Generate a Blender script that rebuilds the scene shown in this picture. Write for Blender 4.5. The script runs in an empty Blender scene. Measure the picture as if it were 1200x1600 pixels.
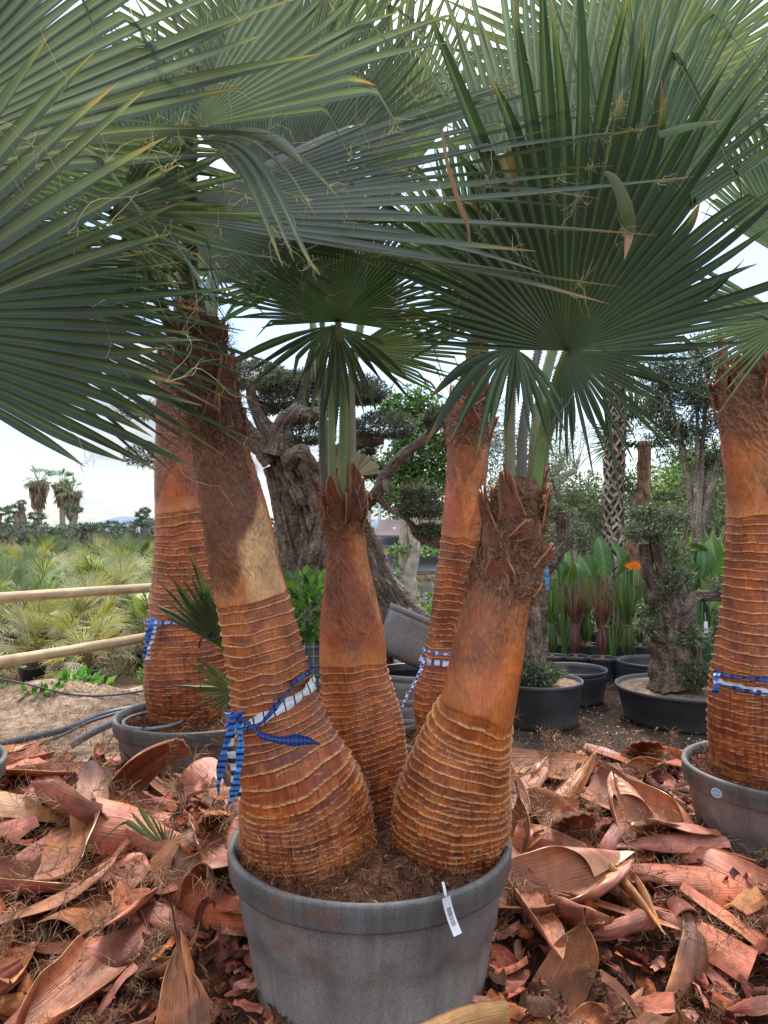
import bpy, math, random
import numpy as np
from mathutils import Vector
R = math.radians
rng = np.random.default_rng(7)
random.seed(7)
scene = bpy.context.scene
col = scene.collection

# ------------------------------------------------------------------ camera
F = 1160.0                      # focal length in photo pixels (photo 1200 x 1600)
PITCH = R(1.976)
CAMZ = 1.6
cam_data = bpy.data.cameras.new('camera')
cam = bpy.data.objects.new('camera', cam_data)
col.objects.link(cam)
cam_data.sensor_fit = 'VERTICAL'
cam_data.sensor_height = 36.0
cam_data.lens = F / 1600 * 36.0
cam_data.clip_end = 4000
cam_data.clip_start = 0.02
cam.location = (0, 0, CAMZ)
cam.rotation_euler = (R(90) + PITCH, 0, 0)
scene.camera = cam

# ------------------------------------------------------------------ sky, sun, exposure
SUN_EL, SUN_AZ = 56.0, 12.0      # sun ahead of the camera, slightly right, veiled by cloud
world = bpy.data.worlds.new('World')
scene.world = world
world.use_nodes = True
wn, wl = world.node_tree.nodes, world.node_tree.links
wn.clear()
w_out = wn.new('ShaderNodeOutputWorld')
w_bg = wn.new('ShaderNodeBackground')
w_bg.inputs['Strength'].default_value = 0.065
sky = wn.new('ShaderNodeTexSky')
sky.sky_type = 'NISHITA'
sky.sun_disc = False
sky.sun_elevation = R(SUN_EL)
sky.sun_rotation = R(SUN_AZ)
tc = wn.new('ShaderNodeTexCoord')
mp = wn.new('ShaderNodeMapping')
mp.inputs['Scale'].default_value = (1.0, 1.0, 3.2)
mp.inputs['Location'].default_value = (2.3, 0.4, 0.2)
n1 = wn.new('ShaderNodeTexNoise')
n1.inputs['Scale'].default_value = 3.2
n1.inputs['Detail'].default_value = 9
n1.inputs['Roughness'].default_value = 0.55
r1 = wn.new('ShaderNodeValToRGB')
r1.color_ramp.elements[0].position = 0.44
r1.color_ramp.elements[1].position = 0.60
n2 = wn.new('ShaderNodeTexNoise')
n2.inputs['Scale'].default_value = 6.5
n2.inputs['Detail'].default_value = 8
r2 = wn.new('ShaderNodeValToRGB')
r2.color_ramp.elements[0].position = 0.35
r2.color_ramp.elements[0].color = (4.0, 4.6, 5.6, 1)
r2.color_ramp.elements[1].position = 0.62
r2.color_ramp.elements[1].color = (8.2, 8.4, 8.6, 1)
wm = wn.new('ShaderNodeMix')
wm.data_type = 'RGBA'
wl.new(tc.outputs['Generated'], mp.inputs['Vector'])
wl.new(mp.outputs[0], n1.inputs['Vector'])
wl.new(mp.outputs[0], n2.inputs['Vector'])
wl.new(n1.outputs['Fac'], r1.inputs[0])
wl.new(n2.outputs['Fac'], r2.inputs[0])
wl.new(r1.outputs[0], wm.inputs[0])
wl.new(sky.outputs[0], wm.inputs[6])
sep = wn.new('ShaderNodeSeparateXYZ')
wl.new(tc.outputs['Generated'], sep.inputs[0])
mz = wn.new('ShaderNodeMapRange')
for k_, v_ in zip(('From Min', 'From Max', 'To Min', 'To Max'), (0.30, 0.90, 0.50, 1.65)): mz.inputs[k_].default_value = v_
my = wn.new('ShaderNodeMapRange')       # cloud behind the viewer is boosted, an added fill light for the trunks
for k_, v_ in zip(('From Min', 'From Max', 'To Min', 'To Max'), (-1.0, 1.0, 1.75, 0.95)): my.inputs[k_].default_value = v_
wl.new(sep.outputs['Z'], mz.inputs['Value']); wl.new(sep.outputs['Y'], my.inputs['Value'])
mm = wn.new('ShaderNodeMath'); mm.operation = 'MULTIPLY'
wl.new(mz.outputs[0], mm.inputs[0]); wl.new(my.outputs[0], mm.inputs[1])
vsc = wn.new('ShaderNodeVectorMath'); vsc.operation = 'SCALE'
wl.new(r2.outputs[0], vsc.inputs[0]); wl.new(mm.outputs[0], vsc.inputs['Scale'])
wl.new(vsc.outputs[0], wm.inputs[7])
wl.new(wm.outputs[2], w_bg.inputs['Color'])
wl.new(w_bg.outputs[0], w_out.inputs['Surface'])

sun_data = bpy.data.lights.new('sun', 'SUN')
sun_data.energy = 1.5
sun_data.angle = R(12)
sun_data.color = (1.0, 0.95, 0.88)
sun = bpy.data.objects.new('sun', sun_data)
col.objects.link(sun)
sd = Vector((math.sin(R(SUN_AZ)) * math.cos(R(SUN_EL)), math.cos(R(SUN_AZ)) * math.cos(R(SUN_EL)), math.sin(R(SUN_EL))))
sun.rotation_euler = sd.to_track_quat('Z', 'Y').to_euler()
scene.view_settings.view_transform = 'Standard'
scene.view_settings.look = 'None'
scene.view_settings.gamma = 1
scene.view_settings.exposure = 1.9
scene.cycles.max_bounces = 7
scene.cycles.transparent_max_bounces = 6

# ------------------------------------------------------------------ helpers
def at(px, py, Y):
    """world point seen at photo pixel (px, py) at depth Y"""
    xc, yc = (px - 600) / F, (800 - py) / F
    d = np.array([xc, math.cos(PITCH) - yc * math.sin(PITCH), math.sin(PITCH) + yc * math.cos(PITCH)])
    return np.array([0, 0, CAMZ]) + d * (Y / d[1])

def unit(v):
    v = np.asarray(v, float)
    n = np.linalg.norm(v, axis=-1, keepdims=True)
    return v / np.maximum(n, 1e-9)

def _h(i, seed):
    s = i[..., 0] * 127.1 + i[..., 1] * 311.7 + i[..., 2] * 74.7 + seed * 17.13
    s = np.sin(s) * 43758.5453
    return s - np.floor(s)

def vnoise(p, seed=0):
    p = np.asarray(p, float)
    i = np.floor(p)
    f = p - i
    f = f * f * (3 - 2 * f)
    out = 0
    for a in (0, 1):
        for b in (0, 1):
            for c in (0, 1):
                w = (f[..., 0] if a else 1 - f[..., 0]) * (f[..., 1] if b else 1 - f[..., 1]) * (f[..., 2] if c else 1 - f[..., 2])
                out = out + w * _h(i + np.array([a, b, c]), seed)
    return out

def fbm(p, seed=0, o=3):
    p = np.asarray(p, float)
    t, a, s = 0, 0.5, 0
    for k in range(o):
        t = t + a * vnoise(p * 2 ** k, seed + k)
        s += a
        a *= 0.5
    return t / s

def sm(a, b, x):
    t = np.clip((np.asarray(x, float) - a) / (b - a), 0, 1)
    return t * t * (3 - 2 * t)

def mixc(a, b, t):
    a = np.asarray(a, float); b = np.asarray(b, float)
    t = np.asarray(t)[..., None]
    return a * (1 - t) + b * t

class Geo:
    def __init__(self):
        self.V, self.Fc, self.C, self.U, self.n = [], [], [], [], 0
    def add(self, V, Fq, C=None, U=None):
        V = np.asarray(V, float).reshape(-1, 3)
        Fq = np.asarray(Fq, int).reshape(-1, 4)
        self.V.append(V); self.Fc.append(Fq + self.n)
        if C is None: C = (0.5, 0.5, 0.5)
        C = np.asarray(C, float)
        if C.ndim == 1: C = np.tile(C, (len(V), 1))
        self.C.append(C.reshape(-1, 3))
        if U is None: U = np.zeros((len(V), 2))
        self.U.append(np.asarray(U, float).reshape(-1, 2))
        self.n += len(V)
    def grid(self, P, C=None, U=None, wrap=False):
        """P is (rows, cols, 3)"""
        r, c = P.shape[:2]
        i = np.arange(r - 1)[:, None]; j = np.arange(c if wrap else c - 1)[None, :]
        j2 = (j + 1) % c
        Fq = np.stack([i * c + j, i * c + j2, (i + 1) * c + j2, (i + 1) * c + j], -1)
        if C is not None and np.ndim(C) == 3: C = C.reshape(-1, 3)
        self.add(P.reshape(-1, 3), Fq.reshape(-1, 4), C, None if U is None else U.reshape(-1, 2))
    def box(self, c, s, C=None, rot=0.0, ax=None):
        c = np.asarray(c, float); s = np.asarray(s, float) / 2
        P = np.array([[x, y, z] for z in (-1, 1) for y in (-1, 1) for x in (-1, 1)]) * s
        if ax is not None:
            P = P @ np.asarray(ax)
        else:
            cr, sr = math.cos(rot), math.sin(rot)
            P = P @ np.array([[cr, sr, 0], [-sr, cr, 0], [0, 0, 1]])
        Fq = [[0, 2, 3, 1], [4, 5, 7, 6], [0, 1, 5, 4], [2, 6, 7, 3], [0, 4, 6, 2], [1, 3, 7, 5]]
        self.add(P + c, Fq, C)
    def build(self, name, mat, parent=None, smooth=True, loc=None):
        V = np.concatenate(self.V); Q = np.concatenate(self.Fc); C = np.concatenate(self.C); U = np.concatenate(self.U)
        if loc is not None: V = V - np.asarray(loc, float)
        me = bpy.data.meshes.new(name)
        me.vertices.add(len(V)); me.vertices.foreach_set('co', V.astype(np.float32).ravel())
        me.loops.add(len(Q) * 4); me.loops.foreach_set('vertex_index', Q.astype(np.int32).ravel())
        me.polygons.add(len(Q))
        me.polygons.foreach_set('loop_start', (np.arange(len(Q)) * 4).astype(np.int32))
        me.polygons.foreach_set('use_smooth', np.full(len(Q), smooth))
        ca = me.color_attributes.new('Col', 'FLOAT_COLOR', 'POINT')
        ca.data.foreach_set('color', np.concatenate([C, np.ones((len(C), 1))], 1).astype(np.float32).ravel())
        uv = me.uv_layers.new(name='UVMap')
        uv.data.foreach_set('uv', U[Q.ravel()].astype(np.float32).ravel())
        me.update(calc_edges=True)
        me.validate()
        if mat is not None: me.materials.append(mat)
        o = bpy.data.objects.new(name, me)
        col.objects.link(o)
        if loc is not None: o.location = loc
        if parent is not None: o.parent = parent
        return o

def tag(o, label=None, cat=None, group=None, kind=None):
    if label: o['label'] = label
    if cat: o['category'] = cat
    if group: o['group'] = group
    if kind: o['kind'] = kind
    return o

def empty(name, loc=(0, 0, 0), label=None, cat=None, group=None):
    o = bpy.data.objects.new(name, None)
    col.objects.link(o); o.location = loc
    o.empty_display_size = 0.1
    return tag(o, label, cat, group)

def place(o, root):
    """parent a world-coordinate mesh object to a root empty that stands elsewhere"""
    o.parent = root
    o.location = (-root.location[0], -root.location[1], -root.location[2])
    return o

def copy_tree(o, parent=None):
    c = o.copy(); col.objects.link(c)
    if parent is not None: c.parent = parent
    for ch in o.children: copy_tree(ch, c)
    return c

def resample(pts, n, extra=None):
    pts = np.asarray(pts, float)
    d = np.r_[0, np.cumsum(np.linalg.norm(np.diff(pts[:, :3], axis=0), axis=1))]
    t = np.linspace(0, d[-1], n)
    P = np.concatenate([pts[:1] * 2 - pts[1:2], pts, pts[-1:] * 2 - pts[-2:-1]])
    k = np.clip(np.searchsorted(d, t, side='right') - 1, 0, len(pts) - 2)
    u = ((t - d[k]) / np.maximum(d[k + 1] - d[k], 1e-9))[:, None]
    p0, p1, p2, p3 = P[k], P[k + 1], P[k + 2], P[k + 3]
    return 0.5 * (2 * p1 + (p2 - p0) * u + (2 * p0 - 5 * p1 + 4 * p2 - p3) * u ** 2 + (3 * p1 - p0 - 3 * p2 + p3) * u ** 3)

def frames(P, ref=(1, 0, 0)):
    T = unit(np.gradient(P, axis=0))
    ref = np.asarray(ref, float)
    E1 = unit(ref - T * (T @ ref)[:, None])
    E2 = np.cross(T, E1)
    return T, E1, E2

def tube(g, pts, rad, C=(0.5, 0.5, 0.5), nr=8, n=None, rough=0.0, rs=8.0, seed=0, ref=None, ridges=0, cap=True, flat=1.0):
    """swept tube through pts (with radius list), surface roughened by noise"""
    pts = np.asarray(pts, float)
    rad = np.broadcast_to(np.asarray(rad, float), (len(pts),))
    Q = np.concatenate([pts, rad[:, None]], 1)
    if n is None: n = max(2, len(pts))
    if n != len(pts): Q = resample(Q, n)
    P, r = Q[:, :3], np.maximum(Q[:, 3], 1e-4)
    if ref is None:
        d = P[-1] - P[0]
        ref = (1, 0, 0) if abs(d[0]) < 0.8 * np.linalg.norm(d) else (0, 0, 1)
    T, E1, E2 = frames(P, ref)
    th = np.arange(nr) / nr * 2 * math.pi
    rr = np.tile(r[:, None], (1, nr))
    L = np.r_[0, np.cumsum(np.linalg.norm(np.diff(P, axis=0), axis=1))]
    if rough > 0:
        cx, sx = np.cos(th)[None, :] * np.ones((len(P), 1)), np.sin(th)[None, :] * np.ones((len(P), 1))
        q = np.stack([cx * 1.6, sx * 1.6, np.tile((L * rs)[:, None], (1, nr))], -1)
        rr = rr * (1 + rough * (fbm(q + seed * 7.7, seed) - 0.5) * 2)
        if ridges:
            qf = np.stack([cx * 7, sx * 7, np.tile((L * 16)[:, None], (1, nr))], -1)
            qv = np.stack([cx * 12, sx * 12, np.tile((L * 5)[:, None], (1, nr))], -1)
            rr = rr - (0.10 * np.abs(fbm(qf + seed, seed + 11, 4) - .5) * 2 + 0.16 * sm(.15, 0, np.abs(vnoise(qv + seed, seed + 12) - .5))) * r.mean()
            q2 = np.stack([cx * ridges, sx * ridges, np.tile((L * rs * 0.35)[:, None], (1, nr))], -1)
            rr = rr * (1 + rough * 0.9 * (vnoise(q2, seed + 3) - 0.5))
    X = P[:, None] + rr[..., None] * (np.cos(th)[None, :, None] * E1[:, None] + flat * np.sin(th)[None, :, None] * E2[:, None])
    if cap:
        X = np.concatenate([np.tile(P[:1, None], (1, nr, 1)), X, np.tile(P[-1:, None], (1, nr, 1))], 0)
        L = np.r_[L[0], L, L[-1]]
    U = np.stack([np.tile((np.arange(nr) / nr)[None], (len(X), 1)), np.tile(L[:, None], (1, nr))], -1)
    if np.ndim(C) == 2:
        Cr = resample(np.concatenate([pts, np.asarray(C, float)], 1), n)[:, 3:]
        if cap: Cr = np.concatenate([Cr[:1], Cr, Cr[-1:]])
        C = np.clip(np.tile(Cr[:, None], (1, nr, 1)), 0, 1)
    g.grid(X, C, U, wrap=True)

def leaves(g, P, size, C, aspect=3.5, up=0.3, seed=0, cv=0.35, dirs=None, spread=1.0):
    """many small pointed leaves (one quad each) at the points P"""
    r = np.random.default_rng(seed)
    n = len(P)
    d = r.normal(size=(n, 3)) * spread
    if dirs is not None: d = d + np.asarray(dirs)
    d[:, 2] += up
    d = unit(d)
    s = unit(np.cross(d, r.normal(size=(n, 3))))
    L = size * r.uniform(0.6, 1.25, n)[:, None]
    W = L / aspect
    nn = np.cross(d, s)
    V = np.stack([P, P + d * L * 0.5 + s * W * 0.5 + nn * L * .05, P + d * L, P + d * L * 0.5 - s * W * 0.5 + nn * L * .05], 1)
    c = np.asarray(C, float)
    if c.ndim == 1: c = np.tile(c, (n, 1))
    c = c * (1 + cv * r.normal(size=(n, 1)))
    c = np.clip(c, 0.004, 1)
    g.add(V.reshape(-1, 3), np.arange(n * 4).reshape(-1, 4), np.repeat(c, 4, 0))

def blob_points(n, c, s, seed=0, shell=0.55, lump=0.25, flat_bottom=False):
    """points through a lumpy ellipsoid, denser near its skin"""
    r = np.random.default_rng(seed)
    d = unit(r.normal(size=(n, 3)))
    k = 1 - shell * r.random(n) ** 1.6
    k = k * (1 + lump * (fbm(d * 2.2 + seed, seed) - 0.5) * 2)
    P = d * k[:, None] * np.asarray(s)
    if flat_bottom: P[:, 2] = np.maximum(P[:, 2], -0.35 * s[2])
    return P + np.asarray(c), d

# ------------------------------------------------------------------ materials
def nmat(name, rough=0.6, spec=0.4, attr=True, base=(0.5, 0.5, 0.5), noise=None, bump=None, trans=0.0, coat=0.0, uvn=None, object_noise=True, metal=0.0):
    """noise=(scale, amount, detail) colour variation; uvn=(sx, sy, amount) streaks along v; bump=(scale, strength, dist) or ('uv', sx, sy, strength, dist)"""
    m = bpy.data.materials.new(name)
    m.use_nodes = True
    nt = m.node_tree; N, L = nt.nodes, nt.links
    b = N['Principled BSDF']
    b.inputs['Roughness'].default_value = rough
    b.inputs['Specular IOR Level'].default_value = spec
    b.inputs['Metallic'].default_value = metal
    if coat: b.inputs['Coat Weight'].default_value = coat; b.inputs['Coat Roughness'].default_value = 0.3
    if attr:
        a = N.new('ShaderNodeAttribute'); a.attribute_name = 'Col'
        c = a.outputs['Color']
    else:
        a = N.new('ShaderNodeRGB'); a.outputs[0].default_value = (*base, 1)
        c = a.outputs[0]
    tcn = N.new('ShaderNodeTexCoord')
    def mul(c, fac_out, lo, hi):
        mr = N.new('ShaderNodeMapRange')
        mr.inputs['From Min'].default_value = 0.3; mr.inputs['From Max'].default_value = 0.7
        mr.inputs['To Min'].default_value = lo; mr.inputs['To Max'].default_value = hi
        L.new(fac_out, mr.inputs['Value'])
        vm = N.new('ShaderNodeVectorMath'); vm.operation = 'SCALE'
        L.new(c, vm.inputs[0]); L.new(mr.outputs[0], vm.inputs['Scale'])
        return vm.outputs[0]
    if noise:
        for sc_, am, de in ([noise] if not isinstance(noise, list) else noise):
            n = N.new('ShaderNodeTexNoise'); n.inputs['Scale'].default_value = sc_; n.inputs['Detail'].default_value = de
            L.new(tcn.outputs['Object'], n.inputs['Vector'])
            c = mul(c, n.outputs['Fac'], 1 - am, 1 + am)
    if uvn:
        mpn = N.new('ShaderNodeMapping'); mpn.inputs['Scale'].default_value = (uvn[0], uvn[1], 1)
        L.new(tcn.outputs['UV'], mpn.inputs['Vector'])
        n = N.new('ShaderNodeTexNoise'); n.inputs['Scale'].default_value = 1; n.inputs['Detail'].default_value = 4
        L.new(mpn.outputs[0], n.inputs['Vector'])
        c = mul(c, n.outputs['Fac'], 1 - uvn[2], 1 + uvn[2])
    L.new(c, b.inputs['Base Color'])
    if bump:
        bp = N.new('ShaderNodeBump')
        n = N.new('ShaderNodeTexNoise'); n.inputs['Detail'].default_value = 5
        if bump[0] == 'uv':
            mpn = N.new('ShaderNodeMapping'); mpn.inputs['Scale'].default_value = (bump[1], bump[2], 1)
            L.new(tcn.outputs['UV'], mpn.inputs['Vector']); L.new(mpn.outputs[0], n.inputs['Vector'])
            n.inputs['Scale'].default_value = 1
            bp.inputs['Strength'].default_value = bump[3]; bp.inputs['Distance'].default_value = bump[4]
        else:
            L.new(tcn.outputs['Object'], n.inputs['Vector'])
            n.inputs['Scale'].default_value = bump[0]
            bp.inputs['Strength'].default_value = bump[1]; bp.inputs['Distance'].default_value = bump[2]
        L.new(n.outputs['Fac'], bp.inputs['Height'])
        L.new(bp.outputs[0], b.inputs['Normal'])
    if trans:
        t = N.new('ShaderNodeBsdfTranslucent')
        g2 = N.new('ShaderNodeVectorMath'); g2.operation = 'MULTIPLY'
        g2.inputs[1].default_value = (1.12, 1.22, 0.68)
        L.new(c, g2.inputs[0]); L.new(g2.outputs[0], t.inputs['Color'])
        ms = N.new('ShaderNodeMixShader'); ms.inputs[0].default_value = trans
        L.new(b.outputs[0], ms.inputs[1]); L.new(t.outputs[0], ms.inputs[2])
        L.new(ms.outputs[0], N['Material Output'].inputs['Surface'])
    return m

M_TRUNK = nmat('palm_trunk_fibre', rough=0.36, spec=0.5, uvn=(170, 40, 0.22), noise=[(9, 0.28, 5), (60, .15, 3)], bump=('uv', 190, 40, 0.7, 0.004))
M_HAIR = nmat('palm_fibre_hair', rough=0.75, spec=0.2, noise=(30, 0.3, 2))
M_BOOT = nmat('palm_leaf_base', rough=0.5, spec=0.35, uvn=(30, 3, 0.3), noise=(14, 0.35, 4), bump=('uv', 60, 4, 0.5, 0.003))
M_HUSK = nmat('fallen_leaf_base', rough=0.40, spec=0.5, uvn=(34, 5, 0.16), noise=[(5, 0.6, 5), (30, 0.25, 3)], bump=('uv', 70, 5, 0.9, 0.005))
M_FROND = nmat('fan_leaf', rough=0.42, spec=0.45, trans=0.36, uvn=(5, 0.8, 0.25), noise=(3, 0.2, 2), bump=('uv', 9, 0.5, 0.5, 0.002))
M_PETIOLE = nmat('leaf_stalk', rough=0.4, spec=0.45, uvn=(14, 1.5, 0.18), noise=(10, 0.2, 3))
M_THREAD = nmat('leaf_thread', rough=0.7, spec=0.2, trans=0.3)
M_LEAF = nmat('small_leaf', rough=0.5, spec=0.35, trans=0.25, noise=(2.0, 0.25, 2))
M_BARK = nmat('grey_olive_bark', rough=0.9, spec=0.1, uvn=(26, 7, 0.55), noise=[(9, 0.4, 6), (55, .35, 4)], bump=(38, 1.0, 0.04))
M_PALEBARK = nmat('pale_bark', rough=0.8, spec=0.15, noise=(14, 0.35, 5), bump=(30, 0.7, 0.02))
M_POT = nmat('dusty_grey_plastic', rough=0.6, spec=0.35, noise=[(3.5, 0.28, 6), (150, 0.22, 2)], bump=(260, 0.25, 0.002))
M_BLACKPOT = nmat('black_plastic', rough=0.42, spec=0.45, noise=[(5, 0.3, 5), (60, 0.15, 2)], bump=(90, 0.15, 0.002))
M_SOIL = nmat('fibrous_soil', rough=0.95, spec=0.1, noise=[(18, 0.4, 5), (90, 0.4, 3)], bump=(70, 1.0, 0.02))
M_WOOD = nmat('pale_rail_wood', rough=0.7, spec=0.25, uvn=(8, 1.5, 0.35), noise=(8, 0.2, 4), bump=('uv', 14, 3, 0.5, 0.006))
M_PLAST = nmat('plain_painted', rough=0.5, spec=0.4, noise=(20, 0.08, 3))
M_RIBBON = nmat('plastic_tape', rough=0.35, spec=0.5, trans=0.12)
M_METAL = nmat('galvanised_steel', rough=0.4, spec=0.5, metal=0.6, noise=(12, 0.15, 3))
M_BOARD = nmat('weathered_board', rough=0.65, spec=0.3, noise=[(4, 0.15, 5), (60, 0.1, 2)], bump=(60, 0.2, 0.003))
M_CHIP = nmat('litter', rough=0.7, spec=0.25, noise=[(28, .5, 5), (90, .3, 2)], bump=(70, .5, .006))
# ------------------------------------------------------------------ ground
def gmat():
    m = bpy.data.materials.new('nursery_ground')
    m.use_nodes = True
    N, L = m.node_tree.nodes, m.node_tree.links
    b = N['Principled BSDF']; b.inputs['Roughness'].default_value = 0.95; b.inputs['Specular IOR Level'].default_value = 0.1
    t = N.new('ShaderNodeTexCoord')
    n1 = N.new('ShaderNodeTexNoise'); n1.inputs['Scale'].default_value = 0.9; n1.inputs['Detail'].default_value = 8
    n2 = N.new('ShaderNodeTexNoise'); n2.inputs['Scale'].default_value = 38; n2.inputs['Detail'].default_value = 4
    r = N.new('ShaderNodeValToRGB')
    r.color_ramp.elements[0].position = 0.3; r.color_ramp.elements[0].color = (0.045, 0.028, 0.02, 1)
    r.color_ramp.elements[1].position = 0.75; r.color_ramp.elements[1].color = (0.13, 0.085, 0.06, 1)
    mx = N.new('ShaderNodeMix'); mx.data_type = 'RGBA'; mx.blend_type = 'MULTIPLY'; mx.inputs[0].default_value = 0.6
    # sandy earth towards the field on the left
    sx = N.new('ShaderNodeSeparateXYZ')
    mr = N.new('ShaderNodeMapRange'); mr.inputs['From Min'].default_value = -0.2; mr.inputs['From Max'].default_value = -1.6
    m2 = N.new('ShaderNodeMix'); m2.data_type = 'RGBA'; m2.inputs[7].default_value = (0.30, 0.21, 0.14, 1)
    L.new(t.outputs['Object'], n1.inputs['Vector']); L.new(t.outputs['Object'], n2.inputs['Vector'])
    L.new(t.outputs['Object'], sx.inputs[0]); L.new(sx.outputs['X'], mr.inputs['Value'])
    L.new(n1.outputs['Fac'], r.inputs[0]); L.new(mr.outputs[0], m2.inputs[0]); L.new(r.outputs[0], m2.inputs[6])
    L.new(m2.outputs[2], mx.inputs[6]); L.new(n2.outputs['Color'], mx.inputs[7])
    L.new(mx.outputs[2], b.inputs['Base Color'])
    bp = N.new('ShaderNodeBump'); bp.inputs['Strength'].default_value = 0.8; bp.inputs['Distance'].default_value = 0.03
    L.new(n2.outputs['Fac'], bp.inputs['Height']); L.new(bp.outputs[0], b.inputs['Normal'])
    return m
M_GROUND = gmat()
g = Geo()
xs = np.r_[np.linspace(-1500, -14, 12), np.linspace(-12, 12, 61), np.linspace(14, 1500, 12)]
ys = np.r_[-60, -20, np.linspace(-4, 20, 61), np.linspace(24, 60, 8), np.linspace(90, 2600, 12)]
X, Y = np.meshgrid(xs, ys)
Z = np.where((abs(X) < 13) & (Y < 21) & (Y > -5), 0.05 * (fbm(np.stack([X, Y, X * 0], -1) * 0.9, 3) - 0.6), -0.005)
g.grid(np.stack([X, Y, Z], -1))
tag(g.build('ground', M_GROUND), kind='structure')

# far hills, with blue haze painted into their colour
g = Geo()
th = np.linspace(-0.75, 0.75, 200)
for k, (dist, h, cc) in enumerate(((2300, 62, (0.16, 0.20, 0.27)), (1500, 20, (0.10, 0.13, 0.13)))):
    hh = h * (0.25 + 1.1 * np.abs(fbm(np.stack([th * 5 + 3 * k, th * 0, th * 0], -1), 5 + k, 4) - 0.25)) * (1 + 0.9 * np.exp(-((th + 0.335) / 0.05) ** 2) * (k == 0))
    P = np.stack([np.stack([np.sin(th) * dist * f, np.cos(th) * dist * f, hh * z], -1) for f, z in ((0.93, -0.05), (0.97, 0.6), (1, 1), (1.1, -0.1))])
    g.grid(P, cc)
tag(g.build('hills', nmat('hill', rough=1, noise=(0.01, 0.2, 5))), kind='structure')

# ------------------------------------------------------------------ pots
def lathe(g, prof, c, C, n=96, wob=0.0, ribs=None, ax=None, seed=0, streak=0.0):
    """prof: (radius, z, colour) rows"""
    th = np.arange(n) / n * 2 * math.pi
    rows = []
    cols = []
    for i, (r, z, cc) in enumerate(prof):
        rr = r * (1 + wob * (vnoise(np.stack([np.cos(th) * 2, np.sin(th) * 2, th * 0 + seed], -1), seed) - 0.5))
        if ribs and ribs[1] < z < ribs[2] and r > 0.05:
            rr = rr + ribs[3] * sm(0.2, 0.6, np.cos(th * ribs[0])) * sm(ribs[1], ribs[1] + 0.03, z) * sm(ribs[2], ribs[2] - .03, z)
        rows.append(np.stack([np.cos(th) * rr, np.sin(th) * rr, th * 0 + z], -1)); cols.append(np.tile(np.asarray(cc, float), (n, 1)) * (1 + streak * 2 * (fbm(np.stack([np.cos(th) * 7, np.sin(th) * 7, th * 0 + z * 2.5], -1), seed + 3, 4) - .5) + streak * .8 * (vnoise(np.stack([np.cos(th) * 30, np.sin(th) * 30, th * 0 + z * 4], -1), seed + 5) - .5))[:, None])
    if streak:
        cols = [mixc(c_, (0.17, .085, .055), .6 * sm(.60, .74, fbm(rw * np.array([9, 9, 14.]) + seed, seed + 8, 4))) for c_, rw in zip(cols, rows)]
    P = np.stack(rows)
    if ax is not None: P = P @ np.asarray(ax)
    g.grid(P + np.asarray(c), np.stack(cols), wrap=True)

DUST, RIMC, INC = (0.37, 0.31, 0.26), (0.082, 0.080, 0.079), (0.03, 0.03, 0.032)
def big_pot(c, r, h, label, cat='planter', group=None, soil=True, seed=0, name='planter', soilC=(0.16, 0.075, 0.045)):
    root = empty(name, (c[0], c[1], 0), label, cat, group)
    g = Geo()
    k = r / 0.46
    zs = np.linspace(0, 1, 26)
    prof = [(0, 0.0, DUST)]
    for z in zs:
        rr = (r * 0.735) + (r * 0.935 - r * 0.735) * z ** 0.85 + 0.006 * k * sm(.70, .72, z)
        t = fbm(np.array([z * 3, seed, 0.]), seed)
        cc = mixc(DUST, (0.16, 0.145, 0.135), np.clip(0.05 + 1.0 * z + 0.25 * (t - .5), 0, 1))
        prof.append((rr, z * (h - 0.08), cc))
    lathe(g, prof, (0, 0, 0), None, n=180, ribs=(13, 0.02, h - 0.19, -0.011 * k), seed=seed, streak=.34)
    place_o = g.build('body', M_POT, root)
    g = Geo()
    def rc(z): return mixc(RIMC, (0.15, 0.14, 0.13), np.clip(z, 0, 1))
    prof = [(r * 0.93, h - 0.085, rc(0)), (r * 0.985, h - 0.083, rc(.8)), (r * 0.99, h - 0.075, rc(.4)), (r * 0.998, h - 0.04, rc(0.1)), (r * 1.002, h - 0.012, rc(.3)), (r * 0.996, h - 0.002, rc(.9)),
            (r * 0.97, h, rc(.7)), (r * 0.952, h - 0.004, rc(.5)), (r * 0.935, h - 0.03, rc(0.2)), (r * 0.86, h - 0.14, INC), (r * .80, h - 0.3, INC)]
    lathe(g, prof, (0, 0, 0), None, n=180, wob=0.016, seed=seed, streak=.5)
    g.build('rim', M_POT, root)
    if soil:
        g = Geo()
        rr = np.linspace(0, r * 0.915, 34); th = np.arange(120) / 120 * 2 * math.pi
        X = rr[:, None] * np.cos(th); Y = rr[:, None] * np.sin(th)
        Z = h - 0.055 + 0.05 * np.exp(-(rr[:, None] / (0.6 * r)) ** 2) + 0.05 * (fbm(np.stack([X * 14, Y * 14, X * 0], -1), seed) - .5)
        C = mixc((0.07, 0.03, 0.018), np.asarray(soilC) * 1.3, fbm(np.stack([X * 40, Y * 40, X * 0], -1), seed + 2))
        g.grid(np.stack([X, Y, Z], -1), C, wrap=True)
        # loose fibre and chips lying in the pot
        n = int(5200 * k * k)
        a = rng.random(n) * 2 * math.pi; q = r * 0.93 * np.sqrt(rng.random(n))
        P = np.stack([q * np.cos(a), q * np.sin(a), h - 0.045 + 0.05 * np.exp(-(q / (0.6 * r)) ** 2) + rng.normal(0, 0.012, n)], 1)
        cc = mixc((0.08, 0.03, 0.018), (0.34, 0.17, 0.09), rng.random(n) ** 1.5)
        leaves(g, P, 0.030, cc, aspect=7, up=0.15, seed=seed + 5)
        g.build('soil', M_SOIL, root)
    return root

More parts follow.
